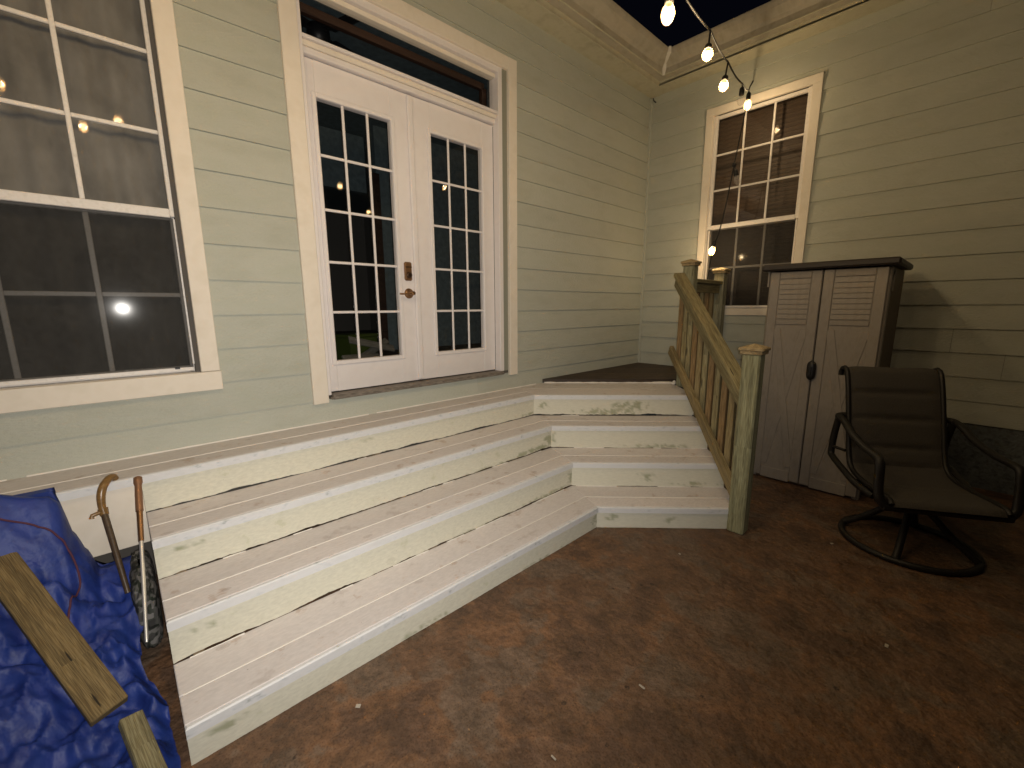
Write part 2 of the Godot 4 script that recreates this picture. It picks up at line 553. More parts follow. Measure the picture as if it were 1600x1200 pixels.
	M.camo = tri_map(mat("grey_camouflage_cloth", lin(1, 1, 1), 0.85), ntex(93, 0.022, 2, [Color(0.03, 0.035, 0.03), Color(0.03, 0.035, 0.03), Color(0.15, 0.18, 0.14), Color(0.15, 0.18, 0.14), Color(0.48, 0.47, 0.46), Color(0.48, 0.47, 0.46)], [0.0, 0.42, 0.425, 0.56, 0.565, 1.0]), Vector3.ONE * 1.6)
	M.red_cord = mat("faded_red_cord", lin(0.09, 0.025, 0.045), 0.8)
	M.cane_wood = nmap(tri_map(mat("varnished_cane_wood", lin(0.30, 0.17, 0.06), 0.3), w1, Vector3(4, 9, 9)), soft, 0.2)
	M.cane_shaft = nmap(tri_map(mat("brown_cane_shaft", lin(0.10, 0.068, 0.045), 0.35), w2, Vector3(4, 9, 9)), soft, 0.2)
	M.grip = nmap(mat("copper_grip", lin(0.26, 0.135, 0.075), 0.35, 0.4), soft, 0.2)
	M.steel = mat("bright_steel", lin(0.80, 0.77, 0.70), 0.42, 0.7)
	M.filament = mat("glowing_bulb_filament", lin(1, 0.9, 0.7), 0.4)
	M.filament.emission_enabled = true
	M.filament.emission = lin(1.0, 0.72, 0.38)
	M.filament.emission_energy_multiplier = 45.0
	M.bulb = mat("glowing_bulb_glass", lin(1, 0.7, 0.35, 0.5), 0.3)
	M.bulb.transparency = BaseMaterial3D.TRANSPARENCY_ALPHA
	M.bulb.emission_enabled = true
	M.bulb.emission = lin(1.0, 0.62, 0.26)
	M.bulb.emission_energy_multiplier = 1.6
	M.bulb_off = mat("unlit_bulb_glass", lin(0.9, 0.85, 0.8, 0.12), 0.05)
	M.bulb_off.transparency = BaseMaterial3D.TRANSPARENCY_ALPHA
	M.flash = mat("phone_flash_led", lin(1, 0.95, 0.85), 0.3)
	M.flash.emission_enabled = true
	M.flash.emission = lin(1.0, 0.93, 0.82)
	M.flash.emission_energy_multiplier = 60.0

func ntex_norm_floor() -> NoiseTexture2D:
	return nnorm(51, 0.06, 5, 4.0, 1024)

# ------------------------------------------------------------------ house
# local frame of a wall: x to the right, y up, z out of the wall
func siding(wall: Node3D, x0: float, x1: float, line0: float, rows: Array, S: float, ymin: float, holes: Array) -> void:
	for i in range(rows[0], rows[1]):
		var yb := maxf(line0 - S * i, ymin)
		var yt := line0 - S * i + S
		if yt - yb < 0.02:
			continue
		var cuts := [[x0, x1, yb, yt]]
		for h in holes:
			var nx := []
			for c in cuts:
				if c[3] <= h[2] or c[2] >= h[3] or c[1] <= h[0] or c[0] >= h[1]:
					nx.append(c)
					continue
				if c[0] < h[0]:
					nx.append([c[0], h[0], c[2], c[3]])
				if c[1] > h[1]:
					nx.append([h[1], c[1], c[2], c[3]])
				if c[2] < h[2]:
					nx.append([maxf(c[0], h[0]), minf(c[1], h[1]), c[2], h[2]])
				if c[3] > h[3]:
					nx.append([maxf(c[0], h[0]), minf(c[1], h[1]), h[3], c[3]])
			cuts = nx
		for c in cuts:
			var segs := [[c[0], c[1]]]
			if c[1] - c[0] > 2.6:
				var j: float = lerpf(c[0], c[1], rng.randf_range(0.3, 0.7))
				segs = [[c[0], j - 0.001], [j + 0.001, c[1]]]
			for s in segs:
				var st := mb()
				var z0 := 0.016 + rng.randf_range(-0.0008, 0.0008)
				var f0: float = (c[2] - (line0 - S * i)) / S
				var f1: float = (c[3] - (line0 - S * i)) / S
				var za := lerpf(z0, 0.003, f0)
				var zb := lerpf(z0, 0.003, f1)
				var nseg := maxi(1, int((s[1] - s[0]) / 0.5))
				for k in nseg:
					var a: float = lerpf(s[0], s[1], float(k) / nseg)
					var b: float = lerpf(s[0], s[1], float(k + 1) / nseg)
					var wa := 0.0015 * sin(a * 2.3 + i * 1.7)
					var wb := 0.0015 * sin(b * 2.3 + i * 1.7)
					if f0 > 0.001:
						wa = 0.0
						wb = 0.0
					face(st, [Vector3(a, c[2] + wa, za), Vector3(b, c[2] + wb, za), Vector3(b, c[3] + 0.001, zb), Vector3(a, c[3] + 0.001, zb)], Vector3(0, 0, 1))
					face(st, [Vector3(a, c[2] + wa, za), Vector3(b, c[2] + wb, za), Vector3(b, c[2] + wb, 0), Vector3(a, c[2] + wa, 0)], Vector3.DOWN)
				for e in [0, 1]:
					var x: float = s[e]
					face(st, [Vector3(x, c[2], 0), Vector3(x, c[2], za), Vector3(x, c[3], zb), Vector3(x, c[3], 0)], Vector3(-1 if e == 0 else 1, 0, 0))
				obj("siding_board", st, M.siding[rng.randi() % 3], wall)

func sheathing(wall: Node3D, x0: float, x1: float, y0: float, y1: float, holes: Array) -> void:
	var st := mb()
	var xs := [x0]
	var hs := holes.duplicate()
	hs.sort_custom(func(a, b): return a[0] < b[0])
	var x := x0
	for h in hs:
		bx(st, Vector3((x + h[0]) * 0.5, (y0 + y1) * 0.5, -0.07), Vector3(h[0] - x, y1 - y0, 0.14))
		bx(st, Vector3((h[0] + h[1]) * 0.5, (y0 + h[2]) * 0.5, -0.07), Vector3(h[1] - h[0], h[2] - y0, 0.14))
		bx(st, Vector3((h[0] + h[1]) * 0.5, (h[3] + y1) * 0.5, -0.07), Vector3(h[1] - h[0], y1 - h[3], 0.14))
		x = h[1]
	bx(st, Vector3((x + x1) * 0.5, (y0 + y1) * 0.5, -0.07), Vector3(x1 - x, y1 - y0, 0.14))
	obj("wall_core", st, M.sheath, wall)

func pane_quad(called: String, parent: Node, x0: float, x1: float, y0: float, y1: float, z: float, m: Material, tilt := Vector2.ZERO) -> void:
	var st := mb()
	var w := (x1 - x0) * 0.5
	var h := (y1 - y0) * 0.5
	face(st, [Vector3(-w, -h, 0), Vector3(w, -h, 0), Vector3(w, h, 0), Vector3(-w, h, 0)], Vector3(0, 0, 1))
	var o := obj(called, st, m, parent)
	o.position = Vector3((x0 + x1) * 0.5, (y0 + y1) * 0.5, z)
	o.rotation = Vector3(tilt.x, tilt.y, 0)

func sash(win: Node3D, x0: float, x1: float, y0: float, y1: float, z: float, cols: int, rows: int, mw: float, tilt: Vector2, stile := 0.034, rail0 := 0.034, rail1 := 0.034) -> void:
	obox("sash_stile", Vector3(x0 - stile * 0.5, (y0 + y1) * 0.5, z), Vector3(stile, y1 - y0 + rail0 + rail1, 0.03), M.vinyl, win)
	obox("sash_stile", Vector3(x1 + stile * 0.5, (y0 + y1) * 0.5, z), Vector3(stile, y1 - y0 + rail0 + rail1, 0.03), M.vinyl, win)
	obox("sash_rail", Vector3((x0 + x1) * 0.5, y0 - rail0 * 0.5, z), Vector3(x1 - x0, rail0, 0.028), M.vinyl, win)
	obox("sash_rail", Vector3((x0 + x1) * 0.5, y1 + rail1 * 0.5, z), Vector3(x1 - x0, rail1, 0.028), M.vinyl, win)
	for c in range(1, cols):
		var x := lerpf(x0, x1, float(c) / cols)
		obox("muntin", Vector3(x, (y0 + y1) * 0.5, z + 0.004), Vector3(mw, y1 - y0, 0.012), M.vinyl, win, 0.003)
	for r in range(1, rows):
		var y := lerpf(y0, y1, float(r) / rows)
		for c in cols:
			var a := lerpf(x0, x1, float(c) / cols) + mw * 0.5 * (1 if c > 0 else 0)
			var b := lerpf(x0, x1, float(c + 1) / cols) - mw * 0.5 * (1 if c < cols - 1 else 0)
			obox("muntin", Vector3((a + b) * 0.5, y, z + 0.004), Vector3(b - a, mw, 0.0115), M.vinyl, win, 0.003)
	for r in rows:
		for c in cols:
			pane_quad("pane", win, lerpf(x0, x1, float(c) / cols), lerpf(x0, x1, float(c + 1) / cols), lerpf(y0, y1, float(r) / rows), lerpf(y0, y1, float(r + 1) / rows), z - 0.004, M.glass, tilt + Vector2(rng.randf_range(-1, 1), rng.randf_range(-1, 1)) * 0.0012)

func window_unit(win: Node3D, x0: float, x1: float, yb: float, ym: float, yt: float, cw: float, tilt: Vector2, apron: Array) -> void:
	# glass from x0 to x1; casing inner edge just outside the frame
	var fi := 0.034
	var xi0 := x0 - fi - 0.004
	var xi1 := x1 + fi + 0.004
	var ytop := yt + fi + 0.004
	var ysill := yb - fi
	obox("casing", Vector3(xi0 - cw * 0.5, (ysill + ytop) * 0.5, 0.014), Vector3(cw, ytop - ysill, 0.03), M.cream, win)
	obox("casing", Vector3(xi1 + cw * 0.5, (ysill + ytop) * 0.5, 0.014), Vector3(cw, ytop - ysill, 0.03), M.cream, win)
	obox("head_casing", Vector3((xi0 + xi1) * 0.5, ytop + cw * 0.5, 0.0155), Vector3(xi1 - xi0 + cw * 2, cw, 0.033), M.cream, win)
	obox("sill_apron", Vector3((xi0 + xi1) * 0.5, (apron[0] + apron[1]) * 0.5, 0.0155), Vector3(xi1 - xi0 + cw * 2 + 0.008, apron[1] - apron[0], 0.035), M.cream, win)
	# jamb liners
	obox("jamb", Vector3(xi0 - 0.004, (ysill + ytop) * 0.5, -0.05), Vector3(0.012, ytop - ysill, 0.096), M.vinyl, win, 0.001)
	obox("jamb", Vector3(xi1 + 0.004, (ysill + ytop) * 0.5, -0.05), Vector3(0.012, ytop - ysill, 0.096), M.vinyl, win, 0.001)
	obox("window_sill", Vector3((xi0 + xi1) * 0.5, ysill - 0.010, -0.046), Vector3(xi1 - xi0 - 0.004, 0.018, 0.1), M.vinyl, win, 0.002)
	sash(win, x0, x1, ym + 0.022, yt, -0.022, 3, 3, 0.019, Vector2.ZERO, fi, 0.044, fi)
	sash(win, x0, x1, yb, ym - 0.03, -0.056, 3, 2, 0.022, tilt, fi, fi, 0.03)
	# insect screen over the lower sash
	pane_quad("insect_screen", win, x0 - 0.012, x1 + 0.012, yb - 0.012, ym - 0.022, -0.024, M.screen, tilt)
	obox("screen_frame", Vector3((x0 + x1) * 0.5, yb - 0.015, -0.0215), Vector3(x1 - x0 + 0.03, 0.02, 0.012), M.vinyl, win, 0.002)
	obox("screen_frame", Vector3(x1 + 0.016, (yb + ym) * 0.5 - 0.008, -0.0215), Vector3(0.014, ym - yb - 0.035, 0.012), M.vinyl, win, 0.002)
	obox("screen_frame", Vector3(x0 - 0.016, (yb + ym) * 0.5 - 0.008, -0.0215), Vector3(0.014, ym - yb - 0.035, 0.012), M.vinyl, win, 0.002)
	obox("screen_latch", Vector3(x1 - 0.06, yb - 0.006, -0.014), Vector3(0.022, 0.012, 0.008), M.black, win, 0.002)

func door_leaf(called: String, house: Node3D, x0: float, x1: float, y0: float, y1: float, gx0: float, gx1: float, gy0: float, gy1: float, label: String) -> Node3D:
	var d := part(called, house, label)
	var z := -0.062
	obox("stile", Vector3((x0 + gx0) * 0.5, (y0 + y1) * 0.5, z - 0.02), Vector3(gx0 - x0, y1 - y0, 0.044), M.white, d)
	obox("stile", Vector3((x1 + gx1) * 0.5, (y0 + y1) * 0.5, z - 0.02), Vector3(x1 - gx1, y1 - y0, 0.044), M.white, d)
	obox("rail", Vector3((gx0 + gx1) * 0.5, (y0 + gy0) * 0.5, z - 0.02), Vector3(gx1 - gx0, gy0 - y0, 0.0437), M.white, d, 0.0005)
	obox("rail", Vector3((gx0 + gx1) * 0.5, (y1 + gy1) * 0.5, z - 0.02), Vector3(gx1 - gx0, y1 - gy1, 0.0437), M.white, d, 0.0005)
	# raised lite frame round the glass
	var f := 0.03
	for e in [[gx0 - f * 0.5, (gy0 + gy1) * 0.5, f, gy1 - gy0 + 2 * f], [gx1 + f * 0.5, (gy0 + gy1) * 0.5, f, gy1 - gy0 + 2 * f], [(gx0 + gx1) * 0.5, gy0 - f * 0.5, gx1 - gx0, f], [(gx0 + gx1) * 0.5, gy1 + f * 0.5, gx1 - gx0, f]]:
		obox("lite_frame", Vector3(e[0], e[1], z + 0.007), Vector3(e[2], e[3], 0.016), M.white, d, 0.005)
	var mw := 0.017
	for c in range(1, 3):
		obox("muntin", Vector3(lerpf(gx0, gx1, c / 3.0), (gy0 + gy1) * 0.5, z - 0.004), Vector3(mw, gy1 - gy0, 0.014), M.white, d, 0.004)
	for r in range(1, 5):
		for c in 3:
			var a := lerpf(gx0, gx1, c / 3.0) + (mw * 0.5 if c > 0 else 0.0)
			var b := lerpf(gx0, gx1, (c + 1) / 3.0) - (mw * 0.5 if c < 2 else 0.0)
			obox("muntin", Vector3((a + b) * 0.5, lerpf(gy0, gy1, r / 5.0), z - 0.004), Vector3(b - a, mw, 0.0136), M.white, d, 0.004)
	for r in 5:
		for c in 3:
			pane_quad("pane", d, lerpf(gx0, gx1, c / 3.0), lerpf(gx0, gx1, (c + 1) / 3.0), lerpf(gy0, gy1, r / 5.0), lerpf(gy0, gy1, (r + 1) / 5.0), z - 0.012, M.glass, Vector2(rng.randf_range(-1, 1), rng.randf_range(-1, 1)) * 0.0012)
	return d

func gutter_run(house: Node3D, dir: int) -> void:
	# profile (out, y); dir 0: along the back wall (x), dir 1: along the side wall (z)
	var prof := [Vector2(0.222, 4.07), Vector2(0.222, 3.903), Vector2(0.304, 3.90), Vector2(0.313, 3.908), Vector2(0.316, 3.955), Vector2(0.335, 3.98), Vector2(0.372, 4.0), Vector2(0.41, 4.022), Vector2(0.428, 4.05), Vector2(0.434, 4.068), Vector2(0.424, 4.076), Vector2(0.41, 4.07)]
	var st := mb()
	for i in prof.size() - 1:
		var a: Vector2 = prof[i]
		var b: Vector2 = prof[i + 1]
		for k in 8:
			var A := func(p: Vector2, t: float) -> Vector3:
				return Vector3(lerpf(-p.x, -8.0, t), p.y, p.x) if dir == 0 else Vector3(-p.x, p.y, lerpf(p.x, 7.0, t))
			var t0 := k / 8.0
			var t1 := (k + 1) / 8.0
			face(st, [A.call(a, t0), A.call(b, t0), A.call(b, t1), A.call(a, t1)], Vector3(0, -0.3, 1) if dir == 0 else Vector3(-1, -0.3, 0))
	obj("gutter", st, M.gutter, house)
	var sb := mb()
	if dir == 0:
		bx(sb, Vector3(-4.15, 3.902, 0.309), Vector3(7.68, 0.012, 0.014), 0.004)
	else:
		bx(sb, Vector3(-0.309, 3.902, 3.66), Vector3(0.014, 0.012, 6.68), 0.004)
	obj("gutter_bead", sb, M.soffit, house)

func build_house() -> void:
	var h := thing("house", "sage green lap sided house corner with white french doors and two windows", "house")
	# --- back wall with the doors
	var wa := part("wall", h, "sage green lap siding wall with the french doors")
	var doorhole := [-4.0, -2.36, 0.86, 3.40]
	var winhole := [-5.71, -4.66, 1.10, 3.11]
	siding(wa, -8.0, -0.03, 3.153, [-4, 13], 0.1911, 0.70, [[-4.03, -2.25, 0.86, 3.44], [-5.76, -4.60, 1.06, 3.15]])
	siding(wa, -8.0, -0.03, 3.153, [13, 14], 0.1911, 0.70, [])
	sheathing(wa, -8.0, 0.16, 0.02, 3.9, [doorhole, winhole])
	# --- side wall, turned to face the steps
	var wb := part("wall", h, "sage green lap siding side wall with one window above the cabinet")
	wb.rotation.y = -PI / 2
	siding(wb, 0.03, 7.0, 3.378, [-3, 16], 0.1911, 0.523, [[0.74, 1.65, 1.42, 3.47]])
	sheathing(wb, 0.0, 7.0, 0.53, 3.9, [[0.76, 1.645, 1.43, 3.45]])
	var fd := mb()
	bx(fd, Vector3(0.062, 0.255, 3.5), Vector3(0.12, 0.53, 7.4), 0.004)
	obj("foundation", fd, M.foundation, h)
	obox("corner_board", Vector3(-0.017, 2.28, 0.017), Vector3(0.034, 3.14, 0.034), M.siding[2], h)
	# --- soffits, fascia, gutters, roof
	var so := mb()
	bx(so, Vector3(-3.95, 3.867, 0.11), Vector3(8.1, 0.014, 0.22))
	bx(so, Vector3(-0.11, 3.868, 3.6), Vector3(0.22, 0.014, 6.76))
	obj("soffit", so, M.soffit, h)
	var fa := mb()
	bx(fa, Vector3(-4.1, 3.96, 0.21), Vector3(7.8, 0.22, 0.02))
	bx(fa, Vector3(-0.21, 3.96, 3.6), Vector3(0.02, 0.218, 6.8))
	obj("fascia", fa, M.soffit, h)
	gutter_run(h, 0)
	gutter_run(h, 1)
	var gs := mb()
	var pr := [Vector2(0.312, 3.895), Vector2(0.322, 3.955), Vector2(0.345, 3.985), Vector2(0.385, 4.005), Vector2(0.425, 4.03), Vector2(0.444, 4.075)]
	for i in pr.size() - 1:
		var a: Vector2 = pr[i]
		var b: Vector2 = pr[i + 1]
		var wa_ := 0.020 + 0.006 * sin(i * 2.1)
		var wb_ := 0.020 + 0.006 * sin((i + 1) * 2.1)
		face(gs, [Vector3(-a.x - wa_, a.y, a.x), Vector3(-a.x, a.y, a.x + wa_), Vector3(-b.x, b.y, b.x + wb_), Vector3(-b.x - wb_, b.y, b.x)], Vector3(-1, -0.5, 1))
		face(gs, [Vector3(-a.x - wa_, a.y, a.x - 0.004), Vector3(-a.x + 0.004, a.y, a.x + wa_), Vector3(-b.x + 0.004, b.y, b.x + wb_), Vector3(-b.x - wb_, b.y, b.x - 0.004)], Vector3(1, 0.5, -1))
	obj("gutter_corner_strip", gs, M.gutter_seam, h)
	var rf := mb()
	for dy in [0.0, 0.1]:
		face(rf, [Vector3(-8, 4.07 + dy, 0.26), Vector3(-0.26, 4.07 + dy, 0.26), Vector3(4, 6.06 + dy, -4), Vector3(-8, 6.06 + dy, -4)], Vector3.UP if dy > 0 else Vector3.DOWN)
		face(rf, [Vector3(-0.26, 4.07 + dy, 0.26), Vector3(-0.26, 4.07 + dy, 7), Vector3(4, 6.06 + dy, 7), Vector3(4, 6.06 + dy, -4)], Vector3.UP if dy > 0 else Vector3.DOWN)
	face(rf, [Vector3(-8, 4.07, 0.26), Vector3(-0.26, 4.07, 0.26), Vector3(-0.26, 4.17, 0.26), Vector3(-8, 4.17, 0.26)], Vector3(0, 0, 1))
	face(rf, [Vector3(-0.26, 4.07, 0.26), Vector3(-0.26, 4.07, 7), Vector3(-0.26, 4.17, 7), Vector3(-0.26, 4.17, 0.26)], Vector3(-1, 0, 0))
	obj("roof", rf, M.roof, h)
	var hk := mb()
	tube(hk, spline([Vector3(-0.05, 3.83, 0.06), Vector3(-0.07, 3.80, 0.075), Vector3(-0.055, 3.785, 0.09), Vector3(-0.03, 3.79, 0.08)], 9), 0.007, 6)
	obj("screw_hook", hk, M.black, h)
	# --- windows
	var w1 := part("window", h, "large nine over six window left of the doors with a grey curtain behind")
	window_unit(w1, -5.635, -4.678, 1.155, 1.955, 3.07, 0.088, Vector2(0.0, -0.016), [1.014, 1.119])
	var w2 := part("window", h, "tall nine over six window above the cabinet with brown blinds behind")
	w2.rotation.y = -PI / 2
	window_unit(w2, 0.80, 1.605, 1.472, 2.315, 3.41, 0.078, Vector2.ZERO, [1.365, 1.436])
	# --- french doors
	var dl := door_leaf("french_door", h, -3.938, -3.212, 0.895, 2.968, -3.864, -3.363, 1.107, 2.757, "left white french door with keypad lock and lever handle")
	door_leaf("french_door", h, -3.206, -2.412, 0.895, 2.968, -3.036, -2.543, 1.107, 2.757, "right white french door without a handle")
	obox("astragal", Vector3(-3.209, 1.93, -0.05), Vector3(0.045, 2.06, 0.026), M.white, h, 0.008)
	# hardware on the left leaf
	var st := mb()
	bx(st, Vector3(-3.281, 1.735, -0.052), Vector3(0.062, 0.138, 0.026), 0.01)
	obj("keypad_lock", st, M.bronze, dl)
	st = mb()
	lathe(st, [Vector2(0.0, 0.012), Vector2(0.016, 0.012), Vector2(0.022, 0.008), Vector2(0.024, 0.0)], 20, Transform3D(Basis(Vector3.RIGHT, PI / 2), Vector3(-3.281, 1.708, -0.038)))
	for i in 5:
		bx(st, Vector3(-3.303 + i * 0.011, 1.766, -0.0385), Vector3(0.008, 0.012, 0.003), 0.001)
	obj("lock_cylinder", st, M.bronze_dark, dl)
	st = mb()
	var hx := Transform3D(Basis(Vector3.RIGHT, PI / 2), Vector3(-3.278, 1.572, -0.062))
	lathe(st, [Vector2(0.038, 0.0), Vector2(0.038, 0.006), Vector2(0.03, 0.014), Vector2(0.014, 0.02), Vector2(0.012, 0.06), Vector2(0.016, 0.066), Vector2(0.014, 0.078), Vector2(0.0, 0.08)], 24, hx)
	tube(st, spline([Vector3(-3.275, 1.572, 0.005), Vector3(-3.31, 1.571, 0.006), Vector3(-3.35, 1.566, 0.003), Vector3(-3.385, 1.567, -0.004)], 10), [0.011, 0.0105, 0.010, 0.009, 0.008, 0.0075, 0.007, 0.007, 0.007, 0.006], 10)
	obj("lever_handle", st, M.bronze, dl)
	# --- door frame and transom
	var fr := part("door_frame", h, "cream casing and white frame round the doors and transom")
	obox("casing", Vector3(-4.016, 2.165, 0.016), Vector3(0.098, 2.65, 0.034), M.cream, fr)
	obox("casing", Vector3(-2.262, 2.165, 0.016), Vector3(0.094, 2.65, 0.034), M.cream, fr)
	obox("head_casing", Vector3(-3.138, 3.442, 0.0155), Vector3(1.657, 0.096, 0.031), M.cream, fr)
	obox("jamb", Vector3(-3.958, 2.14, -0.045), Vector3(0.036, 2.51, 0.112), M.white, fr)
	obox("jamb", Vector3(-2.388, 2.14, -0.045), Vector3(0.044, 2.51, 0.112), M.white, fr)
	obox("weatherstrip", Vector3(-2.3375, 2.14, -0.02), Vector3(0.057, 2.51, 0.05), M.weather, fr, 0.001)
	obox("weatherstrip", Vector3(-2.4115, 1.93, -0.085), Vector3(0.006, 2.06, 0.05), M.black, fr, 0.001)
	obox("head_jamb", Vector3(-3.175, 3.372, -0.045), Vector3(1.53, 0.044, 0.11), M.white, fr)
	obox("head_stop", Vector3(-3.175, 3.334, -0.055), Vector3(1.53, 0.030, 0.07), M.cream, fr, 0.004)
	obox("transom_bar", Vector3(-3.175, 3.052, -0.038), Vector3(1.53, 0.020, 0.094), M.white, fr, 0.004)
	obox("transom_bar", Vector3(-3.175, 3.026, -0.046), Vector3(1.53, 0.030, 0.07), M.cream, fr, 0.005)
	obox("transom_bar", Vector3(-3.175, 2.992, -0.055), Vector3(1.53, 0.036, 0.06), M.white, fr, 0.004)
	pane_quad("transom_pane", fr, -3.94, -2.41, 3.06, 3.32, -0.06, M.glass, Vector2(0.002, -0.001))
	obox("door_sill", Vector3(-3.17, 0.872, -0.02), Vector3(1.54, 0.03, 0.13), M.sill, fr, 0.004)
	obox("sill_lip", Vector3(-3.17, 0.866, 0.025), Vector3(1.57, 0.014, 0.03), M.sill, fr, 0.004)
	obox("threshold_gap", Vector3(-3.17, 0.889, -0.08), Vector3(1.52, 0.012, 0.03), M.black, fr, 0.001)
	# --- rooms behind the glass
	var room := part("interior_room", h)
	obox("room_floor", Vector3(-3.9, 0.86, -4.0), Vector3(8.0, 0.05, 7.7), M.room_floor, room, 0.0)
	obox("room_ceiling", Vector3(-3.9, 3.75, -4.0), Vector3(8.0, 0.05, 7.7), M.teal, room, 0.0)
	obox("room_wall", Vector3(-3.9, 2.3, -7.9), Vector3(8.0, 3.2, 0.1), M.room, room, 0.0)
	obox("room_wall", Vector3(-7.95, 2.3, -4.0), Vector3(0.1, 3.2, 7.7), M.room, room, 0.0)
	obox("room_wall", Vector3(0.05, 2.3, -4.0), Vector3(0.1, 3.2, 7.7), M.room, room, 0.0)
	obox("partition_wall", Vector3(-1.3, 2.3, -2.6), Vector3(1.9, 3.0, 0.1), M.teal, room, 0.0)
	obox("door_casing", Vector3(-2.27, 2.0, -2.53), Vector3(0.09, 2.3, 0.05), M.dark_casing, room)
	obox("inner_header", Vector3(-3.18, 3.285, -0.16), Vector3(1.5, 0.05, 0.04), M.dark_casing, room)
	obox("inner_header", Vector3(-2.43, 3.15, -0.16), Vector3(0.05, 0.25, 0.04), M.dark_casing, room)
	obox("room_header_wall", Vector3(-4.2, 3.35, -3.0), Vector3(4.0, 0.7, 0.1), M.teal, room, 0.0)
	var side := part("interior_room", h)
	obox("room_wall", Vector3(1.2, 2.4, 2.0), Vector3(0.1, 3.0, 4.0), M.room, side, 0.0)
	obox("room_wall", Vector3(0.65, 2.4, 0.2), Vector3(1.0, 3.0, 0.1), M.room, side, 0.0)
	obox("room_wall", Vector3(0.65, 2.4, 3.9), Vector3(1.0, 3.0, 0.1), M.room, side, 0.0)
	obox("room_floor", Vector3(0.65, 0.95, 2.0), Vector3(1.0, 0.05, 3.8), M.room_floor, side, 0.0)
	obox("room_ceiling", Vector3(0.65, 3.78, 2.0), Vector3(1.0, 0.05, 3.8), M.room, side, 0.0)

func build_inside() -> void:
	# curtain behind the left window
	var P := []
	for i in 3:
		var row := []
		for j in 181:
			var t := j / 180.0
			var x := lerpf(-5.78, -4.60, t)
			var z := -0.10 + 0.007 * sin(t * 62.0 + 1.3 * sin(t * 9.0)) + 0.006 * sin(t * 23.0 + i * 0.2)
			row.append(Vector3(x, lerpf(1.02, 3.2, i / 2.0), z))
		P.append(row)
	var st := mb()
	grid(st, P, Vector3(0, 0, 1))
	tag(obj("curtain", st, M.curtain), "grey brown folded curtain hanging behind the large left window", "curtain")
	# blinds behind the right window
	var b := thing("window_blind", "closed brown slatted blind behind the tall window on the right", "window blind")
	b.rotation.y = -PI / 2
	for i in 48:
		var sl := mb()
		bx(sl, Vector3.ZERO, Vector3(0.9, 0.05, 0.004), 0.001)
		var o := obj("slat", sl, M.blind, b)
		o.position = Vector3(1.2, 1.44 + i * 0.0425, -0.17)
		o.rotation.x = -0.11 + rng.randf_range(-0.02, 0.02)
	obox("head_rail", Vector3(1.2, 3.47, -0.165), Vector3(0.92, 0.06, 0.05), M.blind, b)
	# dim things on the floor behind the left door
	var bin := thing("storage_tote", "dim green plastic tote seen low through the left door", "storage tote")
	bin.position = Vector3(-3.44, 0.885, -0.75)
	bin.rotation.y = 0.3
	var gm := mat("dull_green_plastic", lin(0.03, 0.045, 0.006), 0.5)
	var sb := mb()
	var pf := PackedVector2Array([Vector2(-0.13, 0), Vector2(0.13, 0), Vector2(0.15, 0.33), Vector2(-0.15, 0.33)])
	extrude(sb, pf, Vector3(0, 0, -0.12), Vector3.RIGHT, Vector3.UP, Vector3(0, 0, 0.24))
	obj("tub", sb, gm, bin)
	obox("lid", Vector3(0, 0.345, 0), Vector3(0.33, 0.03, 0.27), gm, bin, 0.01)
	var offs := [[-3.62, 1.02, -0.40, -3.2, 1.18, -0.62, "pale board sloping up to the right on the indoor pile"], [-3.62, 1.22, -0.42, -3.22, 1.12, -0.46, "pale board sloping down to the right atop the indoor pile"], [-3.70, 1.08, -0.36, -3.34, 1.06, -0.5, "level pale board crossing behind the sloping one indoors"], [-3.5, 0.93, -0.3, -3.1, 0.95, -0.5, "grey board lying lowest on the floor inside the left door"], [-3.3, 1.0, -0.35, -3.12, 1.03, -0.44, "short grey offcut at the right of the indoor pile"]]
	for i in offs.size():
		var o = offs[i]
		var l := lumber("lumber_offcut", Vector3(o[0], o[1], o[2]), Vector3(o[3], o[4], o[5]), 0.02, 0.06, M.indoor_board, self, Vector3(0, 0.6, 0.8))
		tag(l, o[6], "board", "boards piled inside the left door")
	# ceiling fan seen through the transom
	var fan := thing("ceiling_fan", "black ceiling fan seen as a silhouette through the transom", "ceiling fan")
	fan.position = Vector3(-3.47, 3.62, -0.95)
	var hub := mb()
	lathe(hub, [Vector2(0.0, -0.10), Vector2(0.07, -0.09), Vector2(0.09, -0.02), Vector2(0.08, 0.05), Vector2(0.02, 0.07), Vector2(0.015, 0.11)], 16)
	obj("motor", hub, M.black, fan)
	for k in 4:
		var bl := mb()
		bx(bl, Vector3(0.42, 0.0, 0), Vector3(0.60, 0.012, 0.13), 0.004)
		bx(bl, Vector3(0.1, 0.0, 0), Vector3(0.08, 0.014, 0.03), 0.003)
		var o := obj("blade", bl, M.black, fan)
		o.rotation.y = k * TAU / 4 + 0.32
		o.rotation.x = 0.18

